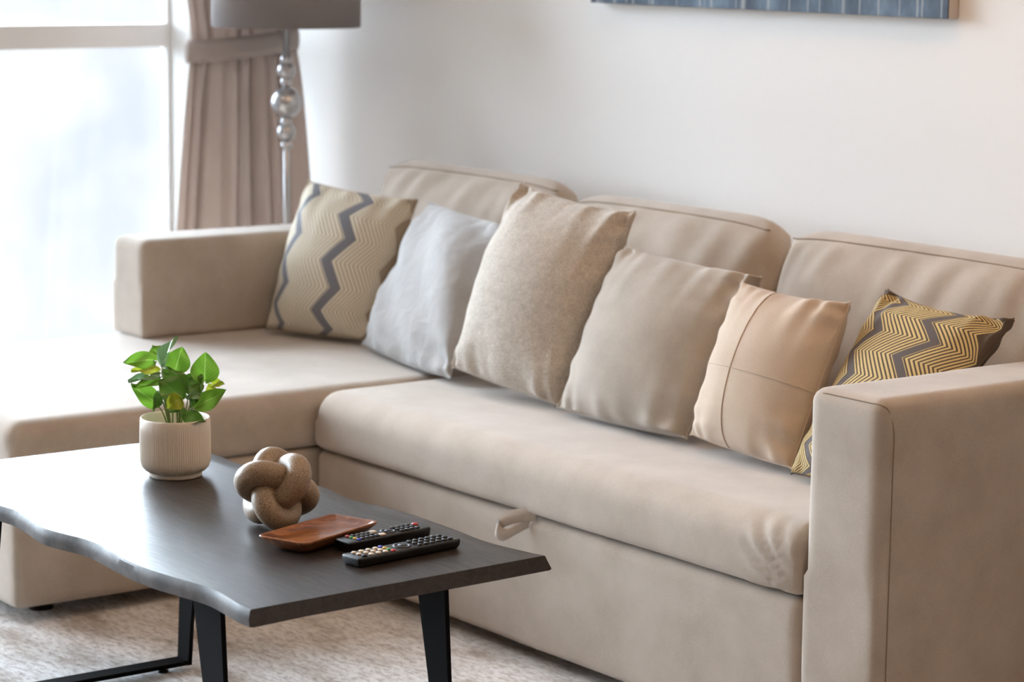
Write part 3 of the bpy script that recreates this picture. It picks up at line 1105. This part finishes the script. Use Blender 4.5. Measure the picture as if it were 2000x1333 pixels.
tube('cross_seam', [W5[idx5[(i, 20, 1)]] + np.array([0.0008, -0.0008, 0]) for i in range(1, N5)], 0.0010, M['beige'], t5, sides=6)

# ------------------------------------------------------------------ coffee table
TZ = 0.45
table = thing('coffee_table', 'dark stained live edge coffee table on black flat bar legs', 'table', (0.96, -0.83, 0.0))
near_px = [(0, 988), (29, 997), (54, 1011), (72, 1024), (91, 1034), (127, 1044), (163, 1053), (192, 1064), (217, 1078), (254, 1098), (290, 1112.5), (326, 1124), (362, 1134.5), (398, 1145), (424, 1155), (453, 1172), (471, 1183), (491, 1191)]
near = [(0.330, -1.085), (0.42, -1.105), (0.52, -1.122), (0.62, -1.126)] + [tuple(on_z(x, y, TZ)[:2]) for x, y in near_px]
far = [tuple(on_z(x, y, TZ)[:2]) for x, y in [(280, 865), (350, 872), (420, 889), (465, 906), (540, 928), (633, 953), (684, 976), (775, 997), (874, 1030), (957, 1061), (1063, 1086)]]
def resample(pts, n):
    P = np.array(catmull([(*p, 0) for p in pts], 8))[:, :2]
    s = np.concatenate([[0], np.cumsum(np.linalg.norm(np.diff(P, axis=0), axis=1))])
    u = np.linspace(0, s[-1], n)
    return np.stack([np.interp(u, s, P[:, 0]), np.interp(u, s, P[:, 1])], axis=1)


NT = 110
nr, fr_ = resample(near, NT), resample(far, NT)
# stations across the slab: (blend, outward offset, z)
rings = []
top_n = 14
for i in range(NT):
    row = []
    a, b = nr[i], fr_[i]
    for k in range(top_n + 1):
        t = k / top_n
        row.append((*(a * (1 - t) + b * t), TZ))
    # far live edge, going down
    j = noise.noise(Vector((b[0] * 9, 3.1, 0))) * 0.004
    row += [(b[0], b[1] + 0.002, TZ - 0.001), (b[0], b[1] + 0.008 + j, TZ - 0.012), (b[0], b[1] + 0.016 + j, TZ - 0.025), (b[0], b[1] + 0.012, TZ - 0.0275)]
    for k in range(1, 6):
        t = k / 6
        row.append((*(b * (1 - t) + a * t), TZ - 0.028))
    j = noise.noise(Vector((a[0] * 7, 7.7, 0))) * 0.005
    row += [(a[0], a[1] + 0.004, TZ - 0.0300), (a[0], a[1] - 0.0035 + 0.5 * j, TZ - 0.0285), (a[0], a[1] - 0.005 + 0.3 * j, TZ - 0.016), (a[0], a[1] - 0.0028, TZ - 0.0030), (a[0], a[1] - 0.0008, TZ - 0.0006)]
    rings.append(row)
m_ = len(rings[0])
verts = [p for r in rings for p in r]
faces = []
for i in range(NT - 1):
    for k in range(m_):
        k2 = (k + 1) % m_
        faces.append((i * m_ + k, i * m_ + k2, (i + 1) * m_ + k2, (i + 1) * m_ + k))
faces.append(tuple(range(m_)))
faces.append(tuple((NT - 1) * m_ + k for k in range(m_)))
top = mesh_obj('tabletop', verts, faces, M['table'], table)
top.data.materials.append(M['edge'])
for p in top.data.polygons:
    n = p.normal
    p.use_smooth = abs(n.x) < 0.8
    if n.y < -0.30 and abs(n.x) < 0.85:
        p.material_index = 1
top.data.set_sharp_from_angle(angle=math.radians(32))


def leg_mesh(y_top, y_bot, x_out_fn, w_fn, sgn, th=0.009):
    verts, faces = [], []
    zs = [0.012, 0.10, 0.20, 0.30, 0.37, TZ - 0.028]
    for z in zs:
        t = z / TZ
        y = y_bot * (1 - t) + y_top * t
        xo = x_out_fn(z)
        xi = xo - sgn * w_fn(z)
        verts += [(xo, y - th / 2, z), (xi, y - th / 2, z), (xi, y + th / 2, z), (xo, y + th / 2, z)]
    for i in range(len(zs) - 1):
        for k in range(4):
            k2 = (k + 1) % 4
            faces.append((4 * i + k, 4 * i + k2, 4 * i + 4 + k2, 4 * i + 4 + k))
    faces.append((0, 1, 2, 3))
    faces.append(tuple(4 * (len(zs) - 1) + k for k in range(4)))
    return verts, faces


wz = lambda z: float(np.interp(z, [0, 0.14, 0.23, 0.37, 0.42], [0.044, 0.05, 0.066, 0.086, 0.094]))
xr = lambda z: float(np.interp(z, [0, 0.2, 0.42], [1.432, 1.420, 1.404]))
xl = lambda z: float(np.interp(z, [0, 0.143, 0.42], [0.453, 0.464, 0.482]))
YA, YB = -1.055, -0.61
for sgn, fx in ((1, xr), (-1, xl)):
    for y in (YA, YB):
        v, f = leg_mesh(y, y, fx, wz, sgn)
        mesh_obj('leg', v, f, M['black_metal'], table, smooth=False)
    xo = fx(0.0)
    x0, x1 = sorted((xo, xo - sgn * 0.044))
    boxo('foot_bar', x0, x1, YA - 0.0045, YB + 0.0045, 0.012, 0.021, M['black_metal'], table, 0.001, 1)
    for y in (YA + 0.03, YB - 0.05):
        lathe('leveler', [(0.011, 0.0), (0.011, 0.005), (0.005, 0.006), (0.005, 0.013)], ((x0 + x1) / 2, y, 0.0), M['black_plastic'], table, 16)

# ------------------------------------------------------------------ potted plant
PX, PY = on_z(343, 929, TZ)[:2]
plant = thing('potted_plant', 'leafy green plant in a ribbed cream ceramic pot on the table', 'plant', (PX, PY, TZ))
seg = 600
prof = [(0.0, 0.0), (0.049, 0.0), (0.0515, 0.002), (0.051, 0.007), (0.052, 0.009), (0.058, 0.013), (0.0635, 0.019), (0.0665, 0.027), (0.0678, 0.036),
        (0.068, 0.05), (0.068, 0.07), (0.068, 0.09), (0.0678, 0.104), (0.0676, 0.110), (0.0668, 0.1145), (0.0655, 0.116), (0.064, 0.1145), (0.063, 0.110), (0.063, 0.09), (0.062, 0.06), (0.0, 0.058)]
lathe('pot', prof, (PX, PY, TZ), M['pot'], plant, seg,
      flute=lambda r, z, i, k: r + (0.0006 * math.cos(2 * math.pi * k / 6.0) if 5 <= i <= 11 else 0))
lathe('filler', [(0.0, 0.074), (0.03, 0.073), (0.0622, 0.071)], (PX, PY, TZ), M['soil'], plant, 32)
PC = np.array([PX, PY, TZ + 0.15])


def zz(x, y):
    return 200 + x / 4.04, 640 + y / 4.04


LEAVES = [  # base, tip (crop pixels), width, depth offset, droop, tilt, material
    ((405, 258), (165, 272), 112, -0.01, 0.10, 0.3, 'leaf_bright'),
    ((455, 240), (393, 140), 100, 0.03, 0.05, 0.2, 'leaf_bright'),
    ((470, 300), (566, 66), 62, 0.0, 0.2, 1.1, 'leaf_glare'),
    ((572, 338), (632, 153), 168, 0.02, 0.08, 0.1, 'leaf_bright'),
    ((805, 418), (815, 193), 176, 0.0, 0.08, 0.0, 'leaf_bright'),
    ((440, 348), (226, 338), 48, -0.02, 0.05, 0.9, 'leaf_yellow'),
    ((450, 380), (200, 416), 46, -0.03, 0.10, 1.0, 'leaf_glare'),
    ((425, 605), (226, 438), 120, -0.02, 0.10, 0.3, 'leaf_bright'),
    ((450, 425), (235, 462), 66, -0.035, 0.10, 0.6, 'leaf_bright'),
    ((620, 540), (445, 412), 180, -0.045, 0.10, 0.2, 'leaf_dark'),
    ((650, 450), (505, 308), 66, -0.01, 0.10, 0.7, 'leaf_dark'),
    ((775, 445), (660, 380), 100, -0.01, 0.10, 0.4, 'leaf_dark'),
    ((615, 560), (508, 640), 112, -0.065, 0.15, 0.2, 'leaf_yellow'),
    ((640, 625), (530, 660), 86, -0.05, 0.15, 0.4, 'leaf_dark'),
    ((760, 540), (652, 552), 48, -0.05, 0.1, 0.8, 'leaf_glare'),
    ((772, 455), (690, 632), 82, -0.03, 0.1, 0.5, 'leaf_dark'),
    ((868, 446), (958, 436), 52, 0.01, 0.1, 0.7, 'leaf_yellow'),
    ((868, 525), (835, 440), 66, 0.0, 0.1, 0.4, 'leaf_yellow'),
    ((742, 628), (980, 500), 120, -0.03, -0.22, 0.3, 'leaf_bright'),
    ((640, 700), (818, 738), 84, -0.045, 0.12, 0.5, 'leaf_dark'),
    ((445, 520), (405, 668), 56, -0.04, 0.1, 0.5, 'leaf_dark'),
    ((612, 555), (660, 505), 60, -0.03, 0.1, 0.2, 'leaf_bright'),
    ((720, 530), (650, 455), 70, 0.0, 0.1, 0.3, 'leaf_dark'),
    ((690, 480), (600, 400), 60, 0.03, 0.1, 0.3, 'leaf_dark'),
    ((560, 430), (470, 330), 80, 0.03, 0.1, 0.3, 'leaf_dark'),
]
random.seed(4)
pxm = FPX / float(np.dot(PC - CAM, _fw))
stem_roots = [zz(522, 748), zz(530, 740), zz(606, 748), zz(618, 744), zz(652, 735), zz(703, 730)]
for i, (bs, tp, wd, off, droop, tilt, mk) in enumerate(LEAVES):
    A = at_depth(*zz(*bs), PC, off)
    B = at_depth(*zz(*tp), PC, off + random.uniform(-0.02, 0.02))
    ax = B - A
    Ln = np.linalg.norm(ax)
    ax /= Ln
    view = (CAM - A) / np.linalg.norm(CAM - A)
    n = view - ax * (view @ ax)
    n /= np.linalg.norm(n)
    sd = np.cross(ax, n)
    # widths are as seen, the blade is turned away by 'tilt' so its true width is larger
    n2 = n * math.cos(tilt) + sd * math.sin(tilt) * (1 if sd[2] > 0 else -1)
    if n2[2] < 0 and tilt > 0.3:
        n2 = n * math.cos(tilt) - sd * math.sin(tilt)
    s2 = np.cross(ax, n2)
    s2 /= np.linalg.norm(s2)
    Wd = 1.36 * wd / 4.04 / pxm / max(0.45, math.cos(tilt))
    nu, nv_ = 12, 8
    verts, faces, uvs = [], [], []
    for a in range(nu + 1):
        t = a / nu
        prof_w = (math.sin(math.pi * min(1, t ** 0.62)) ** 0.8) * (1.0 - 0.12 * t) if 0 < t < 1 else (0.10 if t == 0 else 0.0)
        for c in range(nv_ + 1):
            s = c / nv_ * 2 - 1
            back = -0.12 * Ln * (abs(s) ** 1.5) * max(0, 1 - t * 4)            # heart-shaped base
            p = A + ax * (t * Ln + back) + s2 * (s * prof_w * Wd / 2)
            p = p + n2 * (abs(s) ** 1.3 * prof_w * Wd * 0.16 - droop * Ln * (t - 0.35) ** 2 * 1.2 + 0.004 * math.sin(7 * t + 3 * s + i))
            verts.append(p)
            uvs.append((t, c / nv_))
    for a in range(nu):
        for c in range(nv_):
            q = a * (nv_ + 1) + c
            faces.append((q, q + 1, q + nv_ + 2, q + nv_ + 1))
    lf = mesh_obj('leaf', verts, faces, M[mk], plant, uvs=uvs)
    rp = min(stem_roots, key=lambda q: abs(q[0] - zz(*bs)[0]) + random.uniform(0, 12))
    r0 = at_depth(rp[0], rp[1], PC, 0.0)
    r0[0] = PX + (r0[0] - PX) * 0.5
    r0[1] = PY + (r0[1] - PY) * 0.5
    r0[2] = TZ + 0.073
    mid = (r0 * 0.45 + A * 0.55) + np.array([0, 0, 0.012])
    tube('stem', catmull([r0, mid, A], 6), [0.0019 - 0.0009 * k / 12 for k in range(13)], M['stem'], lf, sides=6)

# ------------------------------------------------------------------ knot sculpture
KX, KY = on_z(541, 1029, TZ)[:2]


KR, K_OUT, K_IN = 0.0228, 0.0610, 0.0200
vdir = -_fw + np.array([0, 0, 0.04])
vdir /= np.linalg.norm(vdir)
kright = np.cross(np.array([0, 0, 1.0]), vdir)
kright /= np.linalg.norm(kright)
kup = np.cross(vdir, kright)
kax = []
for deg in (150, 30, 270):       # three axes; strands cross on them, each over the next
    a = math.radians(deg + 4)
    kax.append(vdir / math.sqrt(3) + (kright * math.cos(a) + kup * math.sin(a)) * math.sqrt(2 / 3))
kbm = bmesh.new()
lows = []
strands = []
for k in range(3):
    e1, e2 = kax[k], kax[(k + 1) % 3]
    ring = []
    for i in range(96):
        t = 2 * math.pi * i / 96
        r = (K_OUT + K_IN) / 2 + (K_OUT - K_IN) / 2 * math.cos(2 * t)
        ring.append((e1 * math.cos(t) + e2 * math.sin(t)) * r)
    strands.append(np.array(ring))
low = min(s_[:, 2].min() for s_ in strands) - KR
kn = thing('knot_sculpture', '', 'sculpture', (KX, KY, TZ))
for s_ in strands:
    tube('strand', s_ + np.array([KX, KY, TZ - low + 0.0005]), KR, M['stone'], kn, closed=True, sides=22)
tag(kn, 'speckled brown stone knot sculpture on the coffee table', 'sculpture')

# ------------------------------------------------------------------ wooden tray
TRAY_C = np.mean([on_z(*q, TZ + 0.024) for q in [(507, 1040), (588, 1068), (738, 1022), (655, 1005)]], axis=0)
td = on_z(738, 1022, TZ + 0.024) - on_z(588, 1068, TZ + 0.024)
ang = math.atan2(td[1], td[0])


def rrect(hw, hh, r, n=6):
    out = []
    for cx, cy, a0 in ((hw - r, hh - r, 0), (-(hw - r), hh - r, 90), (-(hw - r), -(hh - r), 180), (hw - r, -(hh - r), 270)):
        for k in range(n + 1):
            a = math.radians(a0 + 90 * k / n)
            out.append((cx + r * math.cos(a), cy + r * math.sin(a)))
    return out


def loft(name, rings, mat, parent=None, cap_first=True, cap_last=True, smooth=True):
    n = len(rings[0])
    verts = [p for r in rings for p in r]
    faces = []
    for i in range(len(rings) - 1):
        for k in range(n):
            k2 = (k + 1) % n
            faces.append((i * n + k, i * n + k2, (i + 1) * n + k2, (i + 1) * n + k))
    if cap_first:
        faces.append(tuple(range(n)))
    if cap_last:
        faces.append(tuple((len(rings) - 1) * n + k for k in range(n)))
    return mesh_obj(name, verts, faces, mat, parent, smooth)


def local_ring(pts, z, c, a):
    ca, sa = math.cos(a), math.sin(a)
    return [(c[0] + x * ca - y * sa, c[1] + x * sa + y * ca, z) for x, y in pts]


HL, HW = 0.105, 0.053
prof_t = [(-0.030, 0.000, 0.014), (-0.024, 0.0015, 0.015), (-0.012, 0.010, 0.014), (-0.003, 0.0195, 0.012), (0.0, 0.0235, 0.011), (-0.0006, 0.0250, 0.011), (-0.0035, 0.0253, 0.010),
          (-0.008, 0.0230, 0.010), (-0.014, 0.0190, 0.010), (-0.024, 0.0165, 0.010), (-0.036, 0.0158, 0.006)]
rings = []
for off, z, r in prof_t:
    rings.append(local_ring(rrect(HL + off, HW + off * 0.8, r), TZ + z, TRAY_C, ang))
tr = loft('wooden_tray', rings, M['tray'])
tag(tr, 'small rectangular carved brown wooden tray beside the stone knot', 'tray')


# ------------------------------------------------------------------ remote controls
def remote(label, p_end, p_tip, width, height, layout, name='remote_control'):
    """p_end -> p_tip: axis on the table top; layout: list of (u along, v across, half length, half width, shape, material)"""
    A, B = np.array(p_end[:2]), np.array(p_tip[:2])
    L_ = np.linalg.norm(B - A)
    a = math.atan2(*(B - A)[::-1])
    c = (A + B) / 2
    t = thing(name, label, 'remote', (c[0], c[1], TZ))
    hl, hw = L_ / 2, width / 2
    prof = [(-0.008, 0.0, 0.004), (-0.004, 0.001, 0.004), (-0.001, 0.006, 0.004), (0.0, height - 0.003, 0.004), (-0.0006, height - 0.0006, 0.004), (-0.0018, height, 0.0035)]
    loft('body', [local_ring(rrect(hl + o, hw + o, r), TZ + z, c, a) for o, z, r in prof], M['black_plastic'], t)
    for u, v, bl, bw, shape, mk in layout:
        cx = c[0] + math.cos(a) * (u * L_ - hl) - math.sin(a) * v
        cy = c[1] + math.sin(a) * (u * L_ - hl) + math.cos(a) * v
        rr = min(bl, bw) * (0.98 if shape == 'round' else 0.45)
        if shape == 'ring':
            lathe('button_ring', [(bl * 0.62, 0.0), (bl * 0.66, 0.0022), (bl * 0.94, 0.0022), (bl, 0.0)], (cx, cy, TZ + height - 0.0003), M[mk], t, 24, caps=False)
            continue
        hgt = 0.0026
        loft('button', [local_ring(rrect(bl + o, bw + o, max(0.0006, rr + o), 3), TZ + height + z, (cx, cy), a) for o, z in ((0, -0.0003), (0, hgt * 0.6), (-0.0008, hgt))], M[mk], t)
    return t


def grid_layout(rows, u0, du, cols, bl, bw, shape, mk):
    return [(u0 + du * r, v, bl, bw, shape, mk) for r in range(rows) for v in cols]


lay_near = grid_layout(4, 0.085, 0.068, (-0.0135, 0.0, 0.0135), 0.0048, 0.0048, 'round', 'cream_rubber')
lay_near[0] = (*lay_near[0][:5], 'black_rubber')
lay_near += [(0.352, v, 0.0035, 0.0042, 'sq', k) for v, k in ((-0.0165, 'red_rubber'), (-0.0055, 'green_rubber'), (0.0055, 'yellow_rubber'), (0.0165, 'blue_rubber'))]
lay_near += [(0.50, 0.0, 0.0165, 0.0165, 'ring', 'black_rubber'), (0.50, 0.0, 0.008, 0.008, 'round', 'black_rubber')]
lay_near += grid_layout(6, 0.625, 0.060, (-0.0145, 0.0, 0.0145), 0.0046, 0.0050, 'round', 'black_rubber')
nb0 = on_z(684, 1096, TZ + 0.01)
nb1 = on_z(883, 1056, TZ + 0.01)
remote('black remote control with cream number buttons lying at the table edge', nb0, nb1, 0.048, 0.0175, lay_near)
lay_far = grid_layout(4, 0.19, 0.058, (-0.0125, 0.0, 0.0125), 0.0038, 0.0042, 'sq', 'black_rubber')
lay_far += [(0.135, v, 0.003, 0.004, 'sq', k) for v, k in ((-0.0150, 'blue_rubber'), (-0.005, 'yellow_rubber'), (0.005, 'green_rubber'), (0.015, 'red_rubber'))]
lay_far += [(0.43, -0.0125, 0.006, 0.005, 'sq', 'cream_rubber'), (0.43, 0.0125, 0.006, 0.005, 'sq', 'cream_rubber')]
lay_far += [(0.56, 0.0, 0.0145, 0.0145, 'ring', 'black_rubber'), (0.56, 0.0, 0.0065, 0.0065, 'round', 'black_rubber')]
lay_far += grid_layout(4, 0.68, 0.062, (-0.0125, 0.0, 0.0125), 0.0038, 0.0042, 'sq', 'black_rubber')
lay_far += [(0.94, 0.009, 0.0058, 0.0058, 'round', 'red_rubber')]
fb0 = on_z(668, 1068, TZ + 0.01)
fb1 = on_z(826, 1036, TZ + 0.01)
remote('black remote control with a round red power button next to the wooden tray', fb0, fb1, 0.045, 0.020, lay_far)

# ------------------------------------------------------------------ floor lamp
LX, LY = -1.20, 0.661
lamp = thing('floor_lamp', 'chrome floor lamp with stacked balls and grey drum shade', 'lamp', (LX, LY, ZF))
lc = (LX, LY, 0.0)
lathe('base', [(0.0, 0.0), (0.13, 0.0), (0.14, 0.006), (0.135, 0.014), (0.03, 0.024), (0.014, 0.04), (0.0, 0.04)], (LX, LY, ZF), M['chrome'], lamp, 48)
lathe('pole', [(0.0095, 0.0), (0.0095, 1.30)], (LX, LY, 0.02), M['chrome'], lamp, 20)


def ball(r, z):
    lathe('ball', [(r * math.cos(a), r * math.sin(a)) for a in np.linspace(-math.pi / 2 + 0.18, math.pi / 2 - 0.18, 18)], (LX, LY, z), M['chrome'], lamp, 36)


def collar(z):
    lathe('collar', [(0.011, -0.012), (0.015, -0.008), (0.017, 0.0), (0.015, 0.008), (0.011, 0.012)], (LX, LY, z), M['chrome'], lamp, 24)


zl = lambda py: float(on_x(559, py, LX)[2])
ball(0.026, zl(138))
ball(0.044, zl(200))
ball(0.027, zl(258))
for z in (zl(116), zl(160), zl(238), zl(284)):
    collar(z)
sh = lathe('lamp_shade', [(0.206, 1.232), (0.2075, 1.231), (0.2075, 1.52), (0.206, 1.52), (0.2055, 1.519), (0.2055, 1.233), (0.206, 1.232)], lc, M['shade'], lamp, 64, caps=False)
tube('shade_spider', [(LX - 0.206, LY, 1.30), (LX, LY, 1.30), (LX + 0.206, LY, 1.30)], 0.003, M['chrome'], lamp, sides=8)

# ------------------------------------------------------------------ curtain
CX = -1.49
cy_ = lambda px, py: float(on_x(px, py, CX)[1])
Z_TIE = float(on_x(465, 88, CX)[2])
YL_T, YR_T, YL_B, YR_B = cy_(372, 90), cy_(574, 85), cy_(341, 440), cy_(604, 400)
cur = thing('curtain', 'taupe curtain gathered by a matching tieback beside the window', 'curtain', (CX, (YL_T + YR_T) / 2, ZF))
zs = np.concatenate([np.linspace(0.0, Z_TIE - 0.04, 40), np.linspace(Z_TIE - 0.03, Z_TIE + 0.04, 8), np.linspace(Z_TIE + 0.05, ZC - 0.032, 40)])
NU = 150
verts, faces = [], []
for z in zs:
    # left and right borders of the cloth, pinched at the tieback
    if z < Z_TIE:
        t = (Z_TIE - z) / 0.52
        yl = YL_T + (YL_B - YL_T) * t ** 0.8
        yr = YR_T + (YR_B - YR_T) * min(1.0, t) ** 0.8
    else:
        t = (z - Z_TIE) / 1.3
        yl = YL_T - 0.30 * t ** 1.3
        yr = YR_T + 0.03 * min(1, t * 3)
    pin = math.exp(-((z - Z_TIE) / 0.10) ** 2)
    for k in range(NU + 1):
        u = k / NU
        ph = u * 2 * math.pi * 3.2 + 0.6 * math.sin(5 * u + 1.3)
        amp = 0.050 * (1 - 0.55 * pin)
        wv = 0.45 * math.sin(ph) + 0.3 * noise.noise(Vector((u * 9, z * 0.8, 1.5)))
        for c_, w_, d_ in ((0.09, 0.022, 1.0), (0.20, 0.016, 1.5), (0.33, 0.02, 0.5), (0.46, 0.018, 1.5), (0.60, 0.018, 1.4), (0.72, 0.02, 0.7), (0.86, 0.018, 1.2)):
            wv -= d_ * math.exp(-((u - c_ - 0.012 * math.sin(z * 3 + c_ * 20)) / w_) ** 2)
        y = yl + (yr - yl) * (u + 0.012 * math.cos(ph))
        verts.append((CX + amp * wv * (0.75 if z > Z_TIE else 0.9), y, z))
for i in range(len(zs) - 1):
    for k in range(NU):
        q = i * (NU + 1) + k
        faces.append((q, q + 1, q + NU + 2, q + NU + 1))
cp = mesh_obj('curtain_panel', verts, faces, M['curtain'], cur)
sm = cp.modifiers.new('s', 'SOLIDIFY')
sm.thickness = 0.003
# tieback: band around the gathered cloth, rising towards the wall
ctr, side = [], []
nb = 48
verts, faces = [], []
for k in range(nb):
    a = 2 * math.pi * k / nb
    y = (YL_T + YR_T) / 2 + ((YR_T - YL_T) / 2 + 0.012) * math.cos(a)
    x = CX + 0.062 * math.sin(a)
    zc = Z_TIE + 0.017 * math.cos(a)
    for j, dz in enumerate((-0.032, -0.012, 0.012, 0.032)):
        bulge = 0.004 if j in (1, 2) else 0
        verts.append((x + bulge * math.sin(a), y + bulge * math.cos(a), zc + dz))
for k in range(nb):
    k2 = (k + 1) % nb
    for j in range(3):
        faces.append((k * 4 + j, k2 * 4 + j, k2 * 4 + j + 1, k * 4 + j + 1))
tb = mesh_obj('tieback', verts, faces, M['curtain'], cur)
sm = tb.modifiers.new('s', 'SOLIDIFY')
sm.thickness = 0.004

tag(boxo('curtain_rail', CX - 0.02, CX + 0.02, YS + 0.1, YN - 0.02, ZC - 0.030, ZC, M['white_frame'], None, 0.003), 'slim white curtain rail fixed to the ceiling along the window wall', 'curtain rail')

# ------------------------------------------------------------------ painting
pic = thing('canvas_painting', 'blue grey abstract canvas painting on the wall above the sofa', 'painting', (0.408, 0.985, 1.323))
boxo('stretcher', -0.213, 1.029, 0.967, YN - 0.002, 1.324, 2.15, M['canvas_side'], pic, 0.002)
boxo('painted_face', -0.215, 1.031, 0.963, 0.967, 1.323, 2.151, M['canvas'], pic, 0.001, 1)
